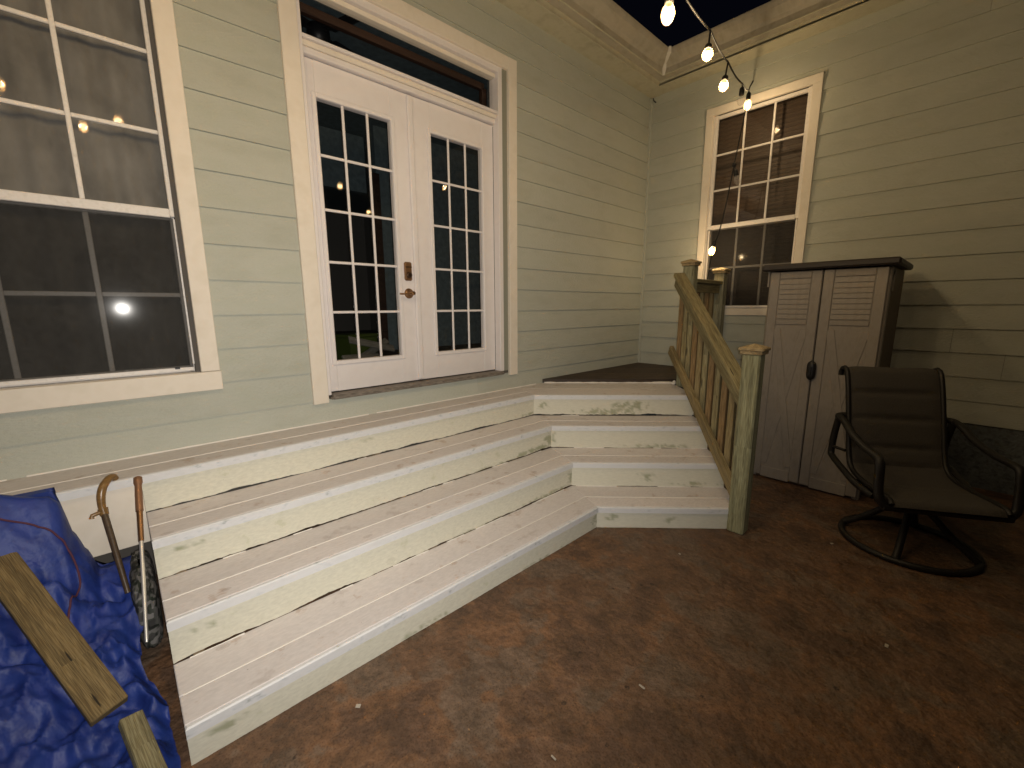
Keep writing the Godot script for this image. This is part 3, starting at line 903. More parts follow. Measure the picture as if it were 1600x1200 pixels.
# ------------------------------------------------------------------ steps
const YT := [0.7065, 0.5214, 0.3363, 0.1512]
const ZN := [0.3785, 0.7087, 1.039, 1.3692]
const XB := [-2.345, -2.482, -2.619, -2.756]
const XL := -4.963
const NDECK := 1.325
const SPOT_MAIN := [[[1.1, 0.75, 0.10, 0.15, 0.6], [2.55, 0.1, 0.25, 0.12, 0.6]], [[0.10, 0.75, 0.09, 0.14, 0.75], [1.9, 0.0, 0.5, 0.10, 0.75], [2.3, 0.1, 0.25, 0.22, 0.95], [2.45, 0.5, 0.06, 0.5, 0.9]], [[0.10, 0.66, 0.06, 0.14, 0.8], [1.5, 0.0, 0.4, 0.09, 0.7], [2.1, 0.05, 0.3, 0.14, 0.8], [2.33, 0.45, 0.04, 0.5, 0.85]], [[0.11, 0.66, 0.08, 0.2, 0.8], [0.9, 0.1, 0.25, 0.25, 0.6], [1.7, 0.05, 0.4, 0.14, 0.6], [2.18, 0.5, 0.05, 0.5, 0.8]]]
const SPOT_DIAG := [[[0.07, 0.6, 0.08, 0.4, 0.7], [0.70, 0.2, 0.4, 0.3, 0.85], [0.85, 0.6, 0.2, 0.35, 0.85]], [[0.9, 0.1, 0.4, 0.16, 0.75], [0.02, 0.6, 0.03, 0.5, 0.7]], [[0.55, 0.5, 0.10, 0.35, 0.65], [0.9, 0.15, 0.25, 0.15, 0.7]], [[0.09, 0.65, 0.07, 0.3, 0.75], [0.5, 0.5, 0.08, 0.3, 0.7]]]

func sr(k: int) -> float:
	return [-0.002, -0.006, -0.008, -0.116][k]

# strip of a tread between offsets d0 (front) and d1 (back) behind the nose
func strip_main(k: int, d0: float, d1: float, xl: float) -> Array:
	return [Vector2(xl, ZN[k] - d0), Vector2(XB[k] + 0.4142 * d0, ZN[k] - d0), Vector2(XB[k] + 0.4142 * d1, ZN[k] - d1), Vector2(xl, ZN[k] - d1)]

func strip_diag(k: int, d0: float, d1: float, s1: float) -> Array:
	var n0: float = (ZN[k] - XB[k]) * S2
	var a := Vector2(XB[k] + 0.4142 * d0, ZN[k] - d0)
	var b := Vector2(XB[k] + 0.4142 * d1, ZN[k] - d1)
	var e0 := ns(n0 - d0, 0, s1)
	var e1 := ns(n0 - d1, 0, s1)
	return [a, Vector2(e0.x, e0.z), Vector2(e1.x, e1.z), b]

# spots: mould seen on the boards, each [distance along, height share, width, height, strength]
func jag_riser(st: SurfaceTool, A: Vector3, B: Vector3, ytop: float, ybot: float, nrm: Vector3, seed_: int, amp: float, spots: Array) -> void:
	var n := FastNoiseLite.new()
	n.seed = seed_
	n.frequency = 2.2
	n.fractal_octaves = 4
	n.fractal_gain = 0.6
	var mo := FastNoiseLite.new()
	mo.seed = seed_ + 50
	mo.frequency = 16.0
	mo.fractal_octaves = 4
	mo.fractal_gain = 0.7
	var L := (B - A).length()
	var N := maxi(2, int(L / 0.015))
	var H := 14
	var th := -nrm * 0.018
	var rows := []
	var cols := []
	for i in N + 1:
		var t := float(i) / N
		var p := A.lerp(B, t)
		var v := n.get_noise_2d(t * L, seed_ * 3.1)
		var f := n.get_noise_2d(t * L * 14.0, 9.0)
		var g := maxf(0.0005, amp * (0.62 + 1.0 * v) + amp * 0.35 * f)
		var row := []
		var cr := []
		for j in H + 1:
			var y := lerpf(ytop, ybot + g, float(j) / H)
			row.append(Vector3(p.x, y, p.z))
			var m := 0.0
			for q in spots:
				var dx: float = (t * L - q[0]) / q[2]
				var dy: float = (1.0 - float(j) / H - q[1]) / q[3]
				m = maxf(m, q[4] * exp(-dx * dx - dy * dy))
			var k := smoothstep(0.30, 0.62, m * (0.75 + 1.1 * mo.get_noise_2d(t * L, y)))
			cr.append(Color.WHITE.lerp(Color(0.42, 0.46, 0.33), k * 0.75))
		rows.append(row)
		cols.append(cr)
	for i in N:
		var a = rows[i]
		var b = rows[i + 1]
		for j in H:
			for e in [[i, j], [i + 1, j], [i + 1, j + 1], [i, j], [i + 1, j + 1], [i, j + 1]]:
				st.set_normal(nrm)
				st.set_color(cols[e[0]][e[1]])
				st.add_vertex(rows[e[0]][e[1]])
		st.set_color(Color.WHITE)
		face(st, [a[H], b[H], b[H] + th, a[H] + th], Vector3.DOWN)
		face(st, [a[0] + th, b[0] + th, b[H] + th, a[H] + th], -nrm)
	face(st, [rows[0][0], rows[0][H], rows[0][H] + th, rows[0][0] + th], A - B)
	face(st, [rows[N][0], rows[N][H], rows[N][H] + th, rows[N][0] + th], B - A)

func bead(st: SurfaceTool, A: Vector3, B: Vector3, r: float, seed_: int, lumpy: float, skip := -2.0) -> void:
	var n := FastNoiseLite.new()
	n.seed = seed_
	n.frequency = 3.0
	n.fractal_octaves = 3
	var L := (B - A).length()
	var N := maxi(2, int(L / 0.03))
	var pts := []
	var rr := []
	for i in N + 1:
		var t := float(i) / N
		var v := n.get_noise_1d(t * L * 3.0)
		if n.get_noise_2d(t * L * 1.2, 40.0) < skip:
			if pts.size() > 2:
				tube(st, pts, rr, 5)
			pts = []
			rr = []
			continue
		pts.append(A.lerp(B, t))
		rr.append(r * (1.0 + lumpy * v))
	if pts.size() > 2:
		tube(st, pts, rr, 5)

func build_steps() -> void:
	var s := thing("porch_steps", "four wide cream and pinkish white painted wooden steps bending at a corner", "steps")
	var nd := Vector3(-S2, 0, S2)
	for k in 4:
		var y: float = YT[k]
		var depth: float = 0.372 if k == 0 else ZN[k] - ZN[k - 1] + 0.016
		var xl: float = -7.6 if k == 0 else XL
		var s1 := sr(k)
		var fr := 0.165
		var gap := 0.005
		var n0: float = (ZN[k] - XB[k]) * S2
		var ddepth: float = n0 - NDECK if k == 0 else depth
		# front boards, back boards (the diagonal top step is one wide board)
		for e in [[0.022, fr - gap], [fr, depth]]:
			var st := mb()
			prism(st, strip_main(k, e[0], e[1], xl), y - 0.036, y, 0.0025)
			obj("tread_board", st, M.tread[(k + (1 if e[0] > 0.1 else 0)) % 3], s)
		var dd := [[0.022, fr - gap], [fr, depth]] if k > 0 else [[0.022, 0.30], [0.305, ddepth]]
		for e in dd:
			var st := mb()
			prism(st, strip_diag(k, e[0], e[1], s1 if k < 3 else (-0.07 if e[0] < 0.1 else -0.004)), y - 0.0361, y - 0.0004, 0.0025)
			obj("tread_board", st, M.tread[(k + 2 + (1 if e[0] > 0.1 else 0)) % 3], s)
		# white nosing along the front edge
		var nm := mb()
		prism(nm, strip_main(k, 0.0, 0.0218, xl), y - 0.038, y + 0.0008, 0.005)
		obj("nosing", nm, M.nosing, s)
		nm = mb()
		prism(nm, strip_diag(k, 0.0, 0.0218, s1), y - 0.038, y + 0.0006, 0.005)
		obj("nosing", nm, M.nosing, s)
		# bead of pale filler in the joint between the two boards
		var bd := mb()
		var d := fr - gap * 0.5
		bead(bd, Vector3(xl + 0.01, y - 0.0012, ZN[k] - d), Vector3(XB[k] + 0.4142 * d, y - 0.0012, ZN[k] - d), 0.0036, 60 + k, 0.25, -0.55)
		if k > 0:
			bead(bd, Vector3(XB[k] + 0.4142 * d, y - 0.0014, ZN[k] - d), ns(n0 - d, y - 0.0014, s1 - 0.01), 0.0036, 70 + k, 0.25, -0.55)
		tag(obj("joint_filler", bd, M.caulk, s), "", "", "", "stuff")
		# risers under the nose
		var yb: float = YT[k + 1] if k < 3 else 0.0
		var zr: float = ZN[k] - 0.014
		var xr: float = XB[k] + 0.4142 * 0.014
		var rs := mb()
		jag_riser(rs, Vector3(XL + 0.001 if k > 0 else XL, y - 0.038, zr), Vector3(xr, y - 0.038, zr), y - 0.038, yb, Vector3(0, 0, 1), 11 + k, 0.0125 if k < 3 else 0.002, SPOT_MAIN[k])
		obj("riser", rs, M.riser[k % 2], s)
		rs = mb()
		jag_riser(rs, Vector3(xr, y - 0.038, zr), ns(n0 - 0.014, y - 0.038, s1), y - 0.038, yb, nd, 31 + k, [0.018, 0.006, 0.005, 0.003][k], SPOT_DIAG[k])
		obj("riser", rs, M.riser[(k + 1) % 2], s)
		# pale crumbs of caulk along the joint with the riser above
		if k > 0:
			var cr := mb()
			var za: float = ZN[k - 1] - 0.012
			var xa: float = XB[k - 1] + 0.4142 * 0.014
			bead(cr, Vector3(XL + 0.02, y + 0.001, za + 0.001), Vector3(xa, y + 0.001, za + 0.001), 0.0035, 80 + k, 0.9, 0.12 if k > 1 else 0.2)
			bead(cr, Vector3(xa, y + 0.001, za + 0.001), ns(n0 - ZN[k] + ZN[k - 1] - 0.013, y + 0.001, sr(k - 1)), 0.0035, 90 + k, 0.9, -0.1 if k > 1 else 0.15)
			tag(obj("caulk_line", cr, M.caulk, s), "", "", "", "stuff")
	# the deep board that carries the top step on past the lower ones, on the left
	var db := mb()
	bx(db, Vector3((-7.6 + XL) * 0.5 - 0.0005, 0.522, ZN[0] - 0.0225), Vector3(-XL * -1 + 7.6 - 0.001, 0.292, 0.018), 0.002)
	obj("skirt_board", db, M.cream, s)
	var cw := mb()
	bead(cw, Vector3(-7.6, 0.708, 0.016), Vector3(-1.95, 0.708, 0.016), 0.006, 55, 0.5, -0.42)
	tag(obj("caulk_line", cw, M.caulk, s), "", "", "", "stuff")
	# closed right end under the rail
	var pg := PackedVector2Array()
	var nn := []
	for k in 4:
		nn.append((ZN[k] - XB[k]) * S2 - (0.03 if k < 3 else 0.075))
	pg.append(Vector2(1.0, 0.0))
	pg.append(Vector2(nn[3], 0.0))
	for k in [3, 2, 1, 0]:
		pg.append(Vector2(nn[k], YT[k] - 0.037))
		if k > 0:
			pg.append(Vector2(nn[k - 1] + 0.004, YT[k] - 0.037))
	pg.append(Vector2(1.0, YT[0] - 0.037))
	var sg := mb()
	extrude(sg, pg, ns(0, 0, -0.040), Vector3(-S2, 0, S2), Vector3.UP, Vector3(S2, 0, S2) * 0.03)
	obj("stringer", sg, M.cream, s)
	for x in [-4.90, -3.8]:
		var pz := PackedVector2Array([Vector2(0.03, 0.0), Vector2(ZN[3] - 0.06, 0.0)])
		for k in [3, 2, 1, 0]:
			pz.append(Vector2(ZN[k] - 0.065, YT[k] - 0.037))
			if k > 0:
				pz.append(Vector2(ZN[k - 1] - 0.061, YT[k] - 0.037))
		pz.append(Vector2(0.03, YT[0] - 0.037))
		var sl := mb()
		extrude(sl, pz, Vector3(x, 0, 0), Vector3(0, 0, 1), Vector3.UP, Vector3(0.036, 0, 0))
		obj("stringer", sl, M.void_wood, s)

func build_deck() -> void:
	var d := thing("corner_deck", "small dark brown stained deck in the corner above the top step", "deck")
	var a := ns(NDECK, 0, 0)
	var dp := PackedVector2Array([Vector2(-NDECK / S2 - 0.0, 0.018), Vector2(-0.036, 0.018), Vector2(-0.022, 1.12), Vector2(-0.775, 1.10)])
	dp[0] = Vector2(-1.857, 0.018)
	var w := 0.136
	for i in 11:
		var n1 := NDECK - i * w
		var n0 := n1 - w + 0.006
		var q := PackedVector2Array()
		for e in [[n1, -2.5], [n1, 2.5], [n0, 2.5], [n0, -2.5]]:
			var v := ns(e[0], 0, e[1])
			q.append(Vector2(v.x, v.z))
		var r := Geometry2D.intersect_polygons(dp, q)
		for pl in r:
			var ar := []
			for v in pl:
				ar.append(v)
			if ar.size() < 3:
				continue
			var st := mb()
			prism(st, ar, 0.712, 0.748, 0.002)
			obj("deck_board", st, M.deck[i % 3], d)
	var cl := mb()
	bead(cl, ns(NDECK + 0.006, 0.712, -1.28), ns(NDECK + 0.006, 0.712, 0.02), 0.007, 57, 0.8)
	bead(cl, ns(NDECK + 0.02, 0.713, -0.25), ns(NDECK + 0.025, 0.715, 0.05), 0.010, 58, 0.9)
	bx(cl, ns(NDECK + 0.07, 0.718, -0.015), Vector3(0.05, 0.02, 0.04), 0.008, Basis(Vector3.UP, 0.4))
	bx(cl, ns(NDECK + 0.05, 0.728, 0.0), Vector3(0.03, 0.03, 0.03), 0.01, Basis(Vector3.UP, 0.9))
	tag(obj("caulk_line", cl, M.caulk, d), "", "", "", "stuff")
	var jo := mb()
	bx(jo, Vector3(-0.4, 0.64, 1.07), Vector3(0.74, 0.14, 0.04))
	bx(jo, Vector3(-0.06, 0.35, 1.04), Vector3(0.09, 0.7, 0.09))
	obj("rim_joist", jo, M.void_wood, d)

func post(called: String, c: Vector2, y0: float, y1: float, mi: int, parent: Node) -> void:
	var p := part(called, parent)
	var o := lumber("post_shaft", Vector3(c.x, y0, c.y), Vector3(c.x, y1, c.y), 0.102, 0.102, M.post[mi], p, Vector3(0, 0, 1), 0.009)
	o.set_meta("label", "")
	o.remove_meta("label")
	var st := mb()
	bx(st, Vector3(c.x, y1 + 0.008, c.y), Vector3(0.125, 0.022, 0.125), 0.004)
	bx(st, Vector3(c.x, y1 + 0.029, c.y), Vector3(0.142, 0.02, 0.142), 0.005)
	var t := [Vector3(c.x - 0.066, y1 + 0.0385, c.y - 0.066), Vector3(c.x + 0.066, y1 + 0.0385, c.y - 0.066), Vector3(c.x + 0.066, y1 + 0.0385, c.y + 0.066), Vector3(c.x - 0.066, y1 + 0.0385, c.y + 0.066)]
	var ap := Vector3(c.x, y1 + 0.062, c.y)
	for i in 4:
		var m: Vector3 = (t[i] + t[(i + 1) % 4]) * 0.5 - Vector3(c.x, y1, c.y)
		face(st, [t[i], t[(i + 1) % 4], ap], m + Vector3.UP * 0.1)
	obj("post_cap", st, M.cap, p)

func build_rail() -> void:
	var r := thing("stair_railing", "greenish treated timber stair railing with three capped posts beside the steps", "railing")
	post("post", Vector2(-2.11, 2.02), 0.0, 1.178, 0, r)
	post("post", Vector2(-0.955, 1.055), 0.69, 1.835, 1, r)
	post("post", Vector2(-0.26, 1.06), 0.02, 1.80, 2, r)
	var ytop := func(n: float) -> float: return 1.45 - 0.61 * (n - 2.0)
	var ybot := func(n: float) -> float: return 0.683 - 0.575 * (n - 2.104)
	var n0 := 1.47
	var n1 := 2.90
	# handrail: flat cap with a stick on edge under it
	lumber("handrail", ns(n0, ytop.call(n0) - 0.02, -0.05), ns(n1, ytop.call(n1) - 0.02, -0.05), 0.036, 0.10, M.pt[0], r)
	lumber("upper_rail", ns(n0, ytop.call(n0) - 0.085, -0.066), ns(n1, ytop.call(n1) - 0.085, -0.066), 0.085, 0.036, M.pt[1], r)
	lumber("bottom_rail", ns(n0 - 0.02, ybot.call(n0 - 0.02), -0.078), ns(n1, ybot.call(n1), -0.078), 0.088, 0.036, M.pt[2], r)
	for i in 11:
		var n := n0 + 0.09 + i * 0.121
		lumber("baluster", ns(n, ybot.call(n) - 0.03, -0.036), ns(n, ytop.call(n) - 0.06, -0.036), 0.04, 0.04, M.pt[[3, 0, 4, 3, 2, 4, 3, 0, 3, 2, 4][i]], r, Vector3(0, 0, 1), 0.003)
	# short level rail between the two upper posts
	lumber("handrail", Vector3(-0.905, 1.70, 1.06), Vector3(-0.31, 1.70, 1.06), 0.036, 0.09, M.pt[1], r)
	lumber("upper_rail", Vector3(-0.905, 1.636, 1.06), Vector3(-0.31, 1.636, 1.06), 0.085, 0.036, M.pt[1], r)
	lumber("bottom_rail", Vector3(-0.905, 0.86, 1.06), Vector3(-0.31, 0.86, 1.06), 0.088, 0.036, M.pt[0], r)
	for i in 5:
		var x := -0.84 + i * 0.115
		lumber("baluster", Vector3(x, 0.82, 1.03), Vector3(x, 1.62, 1.03), 0.04, 0.04, M.pt[[4, 3, 0, 3, 2][i]], r, Vector3(0, 0, 1), 0.003)

# ------------------------------------------------------------------ furniture
func build_cabinet() -> void:
	var c := thing("storage_cabinet", "taupe plastic double door outdoor cabinet with dark flat lid against the wall", "storage cabinet")
	var x0 := -1.0
	var x1 := -0.27
	var z0 := 1.735
	var z1 := 2.49
	var h := 1.735
	# shell
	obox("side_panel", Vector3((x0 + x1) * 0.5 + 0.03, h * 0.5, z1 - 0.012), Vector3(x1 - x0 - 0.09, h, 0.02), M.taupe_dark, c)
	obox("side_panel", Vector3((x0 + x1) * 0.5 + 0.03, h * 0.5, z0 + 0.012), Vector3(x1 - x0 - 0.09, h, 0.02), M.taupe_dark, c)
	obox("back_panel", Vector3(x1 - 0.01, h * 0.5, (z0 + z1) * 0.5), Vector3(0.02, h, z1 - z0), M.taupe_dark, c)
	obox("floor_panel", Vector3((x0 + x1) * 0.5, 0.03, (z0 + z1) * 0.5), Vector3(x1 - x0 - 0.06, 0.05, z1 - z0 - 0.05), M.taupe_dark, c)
	for z in [z0 + 0.022, z1 - 0.022]:
		obox("corner_upright", Vector3(x0 + 0.05, h * 0.5, z), Vector3(0.075, h, 0.046), M.taupe, c, 0.008)
	obox("lid", Vector3((x0 + x1) * 0.5 - 0.02, h + 0.028, (z0 + z1) * 0.5), Vector3(x1 - x0 + 0.08, 0.05, z1 - z0 + 0.09), M.lid, c, 0.012)
	obox("side_clip", Vector3(x0 + 0.105, h - 0.10, z1 + 0.003), Vector3(0.03, 0.15, 0.012), M.taupe, c, 0.004)
	obox("side_clip", Vector3(x0 + 0.02, h - 0.05, z0 - 0.006), Vector3(0.03, 0.14, 0.014), M.taupe, c, 0.004)
	var zm := (z0 + z1) * 0.5 - 0.012
	for k in 2:
		var za := z0 + 0.012 if k == 0 else zm + 0.003
		var zb := zm - 0.003 if k == 0 else z1 - 0.012
		var d := part("cabinet_door", c)
		var zc := (za + zb) * 0.5
		var w := zb - za
		# body, raised border, louvres above, cross planks below
		obox("door_body", Vector3(x0 + 0.004, h * 0.5 + 0.01, zc), Vector3(0.016, h - 0.03, w), M.taupe, d, 0.004)
		for z in [za + 0.035, zb - 0.035]:
			obox("border", Vector3(x0 - 0.007, h * 0.5 + 0.01, z), Vector3(0.010, h - 0.034, 0.066), M.taupe, d, 0.004)
		for e in [[h - 0.035, 0.05], [1.335, 0.035], [0.06, 0.09]]:
			obox("border", Vector3(x0 - 0.0068, e[0], zc), Vector3(0.0096, e[1], w - 0.14), M.taupe, d, 0.003)
		for i in 8:
			var sl := mb()
			bx(sl, Vector3.ZERO, Vector3(0.004, 0.036, w - 0.145), 0.001)
			var o := obj("louvre", sl, M.taupe, d)
			o.position = Vector3(x0 - 0.008, 1.38 + i * 0.0385, zc)
			o.rotation.z = -0.11
		for sgn in [-1.0, 1.0]:
			var br := mb()
			var L := Vector2(w - 0.16, 1.16).length()
			bx(br, Vector3.ZERO, Vector3(0.007, L * 0.985, 0.05), 0.002)
			var o := obj("cross_brace", br, M.taupe, d)
			o.position = Vector3(x0 - 0.0055 + sgn * 0.0008, 0.71, zc)
			o.rotation.x = sgn * atan2(w - 0.16, 1.16)
	# latch handle
	var st := mb()
	var pts := []
	var rr := []
	for i in 11:
		var t := i / 10.0
		pts.append(Vector3(x0 - 0.03, 1.045 - t * 0.155, zm))
		rr.append(0.030 * pow(maxf(0.02, 1.0 - pow(absf(2 * t - 1), 4.0)), 0.5) + 0.002)
	tube(st, pts, rr, 12, false, 0.8)
	obj("latch_handle", st, M.black, c)
	obox("latch_grip", Vector3(x0 - 0.054, 0.965, zm), Vector3(0.012, 0.07, 0.014), M.black, c, 0.004)
	tag(c.get_node("latch_grip"), "")

func build_chair() -> void:
	var c := thing("swivel_patio_chair", "dark brown padded sling swivel chair standing on a round base by the cabinet", "patio chair")
	c.position = Vector3(-1.53, 0, 2.80)
	c.rotation.y = -deg_to_rad(58)
	# local: x to the sitter's left in the picture right, z forward
	var prof := spline([Vector3(0, 0.985, -0.475), Vector3(0, 1.025, -0.47), Vector3(0, 1.045, -0.435), Vector3(0, 1.025, -0.395), Vector3(0, 0.93, -0.355), Vector3(0, 0.80, -0.315), Vector3(0, 0.66, -0.275), Vector3(0, 0.52, -0.235), Vector3(0, 0.435, -0.195), Vector3(0, 0.395, -0.12), Vector3(0, 0.385, 0.0), Vector3(0, 0.39, 0.14), Vector3(0, 0.392, 0.24), Vector3(0, 0.385, 0.28), Vector3(0, 0.36, 0.297)], 90)
	var split := 52
	for k in 2:
		var st := mb()
		var rows := []
		var back := []
		var i0 := 0 if k == 0 else split
		var i1 := split + 1 if k == 0 else 90
		for i in range(i0, i1):
			var a: Vector3 = prof[maxi(i - 1, 0)]
			var b: Vector3 = prof[mini(i + 1, 89)]
			var t := (b - a).normalized()
			var nrm := Vector3(0, -t.z, t.y) * -1.0
			if nrm.z < 0 and k == 0 and i > 12:
				nrm = -nrm
			if k == 1 and nrm.y < 0:
				nrm = -nrm
			if k == 0 and i <= 12 and nrm.y < 0:
				nrm = -nrm
			# quilted seams across the padding
			var seam := 0.0
			for q in [19, 31, 44, 52, 71]:
				seam = maxf(seam, exp(-pow((i - q) / 1.3, 2.0)))
			var row := []
			var rb := []
			for j in 25:
				var u := j / 24.0 * 2 - 1
				var pad := 0.016 * (1.0 - pow(absf(u), 6.0)) * (1.0 - seam * 0.9) + 0.002 * sin(u * 17.0 + i) * seam
				var sag := -0.012 * (1 - u * u) * (1.0 if k == 1 else 0.8)
				row.append(prof[i] + Vector3(u * 0.25, 0, 0) + nrm * (pad + sag))
				rb.append(prof[i] + Vector3(u * 0.25, 0, 0) + nrm * (sag - 0.010))
			rows.append(row)
			back.append(rb)
		grid(st, rows, Vector3(0, 0.5, 1) if k == 0 else Vector3.UP)
		grid(st, back, Vector3(0, -0.5, -1) if k == 0 else Vector3.DOWN)
		obj("sling_back" if k == 0 else "sling_seat", st, M.sling, c)
	for s in [-1.0, 1.0]:
		var st := mb()
		var pts := []
		for i in range(0, 90, 2):
			pts.append(prof[i] + Vector3(s * 0.262, 0, 0))
		tube(st, pts, 0.015, 10)
		obj("side_rail", st, M.frame, c)
		# arm: flat rail forward, down at the front, loop down at the rear
		var ar := mb()
		var x: float = s * 0.315
		var top := spline([Vector3(s * 0.27, 0.735, -0.315), Vector3(x, 0.73, -0.30), Vector3(x, 0.715, -0.22), Vector3(x, 0.66, -0.10), Vector3(x, 0.625, 0.05), Vector3(x, 0.612, 0.19), Vector3(x, 0.60, 0.222), Vector3(x, 0.57, 0.236), Vector3(x, 0.45, 0.25), Vector3(x - s * 0.01, 0.38, 0.262), Vector3(x - s * 0.04, 0.35, 0.265)], 40)
		tube(ar, top, 0.024, 10, false, 0.8)
		obj("armrest", ar, M.frame, c)
		var re := mb()
		tube(re, spline([Vector3(x, 0.725, -0.295), Vector3(x, 0.60, -0.328), Vector3(x, 0.47, -0.342), Vector3(x, 0.445, -0.33), Vector3(x, 0.42, -0.24), Vector3(x - s * 0.02, 0.36, -0.02), Vector3(x - s * 0.06, 0.335, 0.10)], 30), 0.020, 10)
		tube(re, [Vector3(x, 0.505, -0.33), Vector3(s * 0.275, 0.505, -0.245)], 0.010, 8)
		obj("rear_brace", re, M.frame, c)
	var st2 := mb()
	tube(st2, [Vector3(-0.29, 0.345, 0.265), Vector3(0.29, 0.345, 0.265)], 0.024, 10)
	tube(st2, [Vector3(-0.27, 0.345, -0.10), Vector3(0.27, 0.345, -0.10)], 0.017, 10)
	tube(st2, [Vector3(-0.16, 0.345, -0.12), Vector3(-0.16, 0.355, 0.26)], 0.016, 8)
	tube(st2, [Vector3(0.16, 0.345, -0.12), Vector3(0.16, 0.355, 0.26)], 0.016, 8)
	bx(st2, Vector3(0, 0.325, 0.06), Vector3(0.34, 0.03, 0.22), 0.008)
	obj("seat_frame", st2, M.frame, c)
	var hub := mb()
	lathe(hub, [Vector2(0.0, 0.235), Vector2(0.035, 0.235), Vector2(0.045, 0.25), Vector2(0.045, 0.30), Vector2(0.06, 0.312), Vector2(0.0, 0.313)], 18)
	obj("swivel_hub", hub, M.frame, c)
	for k in 4:
		var sp := mb()
		var an := k * PI / 2 + 0.62
		var dv := Vector3(cos(an), 0, sin(an))
		tube(sp, spline([dv * 0.02 + Vector3.UP * 0.275, dv * 0.07 + Vector3.UP * 0.255, dv * 0.16 + Vector3.UP * 0.16, dv * 0.26 + Vector3.UP * 0.065, dv * 0.314 + Vector3.UP * 0.024], 16), 0.019, 10)
		obj("base_spoke", sp, M.frame, c)
	var ring := mb()
	var rp := []
	for i in 56:
		var an := TAU * i / 56
		rp.append(Vector3(cos(an) * 0.318, 0.018, sin(an) * 0.318))
	tube(ring, rp, 0.0185, 10, true)
	obj("base_ring", ring, M.frame, c)

# ------------------------------------------------------------------ left heap
func tarp_edge(z: float) -> float:
	var k := [[0.30, -5.20], [0.39, -4.99], [0.45, -4.972], [0.60, -4.978], [0.68, -5.01], [0.78, -5.05], [0.90, -5.05], [1.02, -5.0], [1.12, -4.995], [1.25, -4.992], [1.4, -4.99], [1.5, -5.02], [1.6, -5.07], [1.9, -5.2], [2.4, -5.3]]
	for i in k.size() - 1:
		if z <= k[i + 1][0]:
			return lerpf(k[i][1], k[i + 1][1], clampf((z - k[i][0]) / (k[i + 1][0] - k[i][0]), 0, 1))
	return -5.3

func piece(t: float, k: Array) -> float:
	if t <= k[0][0]:
		return k[0][1]
	for i in k.size() - 1:
		if t <= k[i + 1][0]:
			var u: float = (t - k[i][0]) / (k[i + 1][0] - k[i][0])
			return lerpf(k[i][1], k[i + 1][1], u * u * (3 - 2 * u))
	return k[k.size() - 1][1]

var tn: FastNoiseLite
var tc: FastNoiseLite
var tl: FastNoiseLite
func tarp_h(x: float, z: float) -> float:
	var low := piece(z, [[0.39, 0.345], [0.47, 0.360], [0.62, 0.30], [0.8, 0.24], [1.13, 0.10], [1.5, 0.055], [2.4, 0.03]])
	low += piece(x, [[-6.2, 0.25], [-5.5, 0.10], [-5.2, 0.0]]) * piece(z, [[0.5, 0.9], [1.6, 0.4], [2.4, 0.1]])
	var top := piece(x, [[-5.25, 0.728], [-5.225, 0.70], [-5.2, 0.55], [-5.17, 0.46], [-5.145, 0.365]])
	var h := low + maxf(0.0, top - 0.365) * piece(z, [[0.44, 1.0], [0.53, 0.72], [0.6, 0.4], [0.75, 0.1], [0.9, 0.0]])
	var soft := piece(z, [[0.42, 0.12], [0.6, 1.0]])
	var rid := 1.0 - absf(tn.get_noise_2d(x, z)) * 2.2
	var fac := tc.get_noise_2d(x, z)
	h += soft * (0.036 * rid + 0.048 * fac - 0.020 + 0.012 * tl.get_noise_2d(x, z))
	return maxf(h, 0.006)

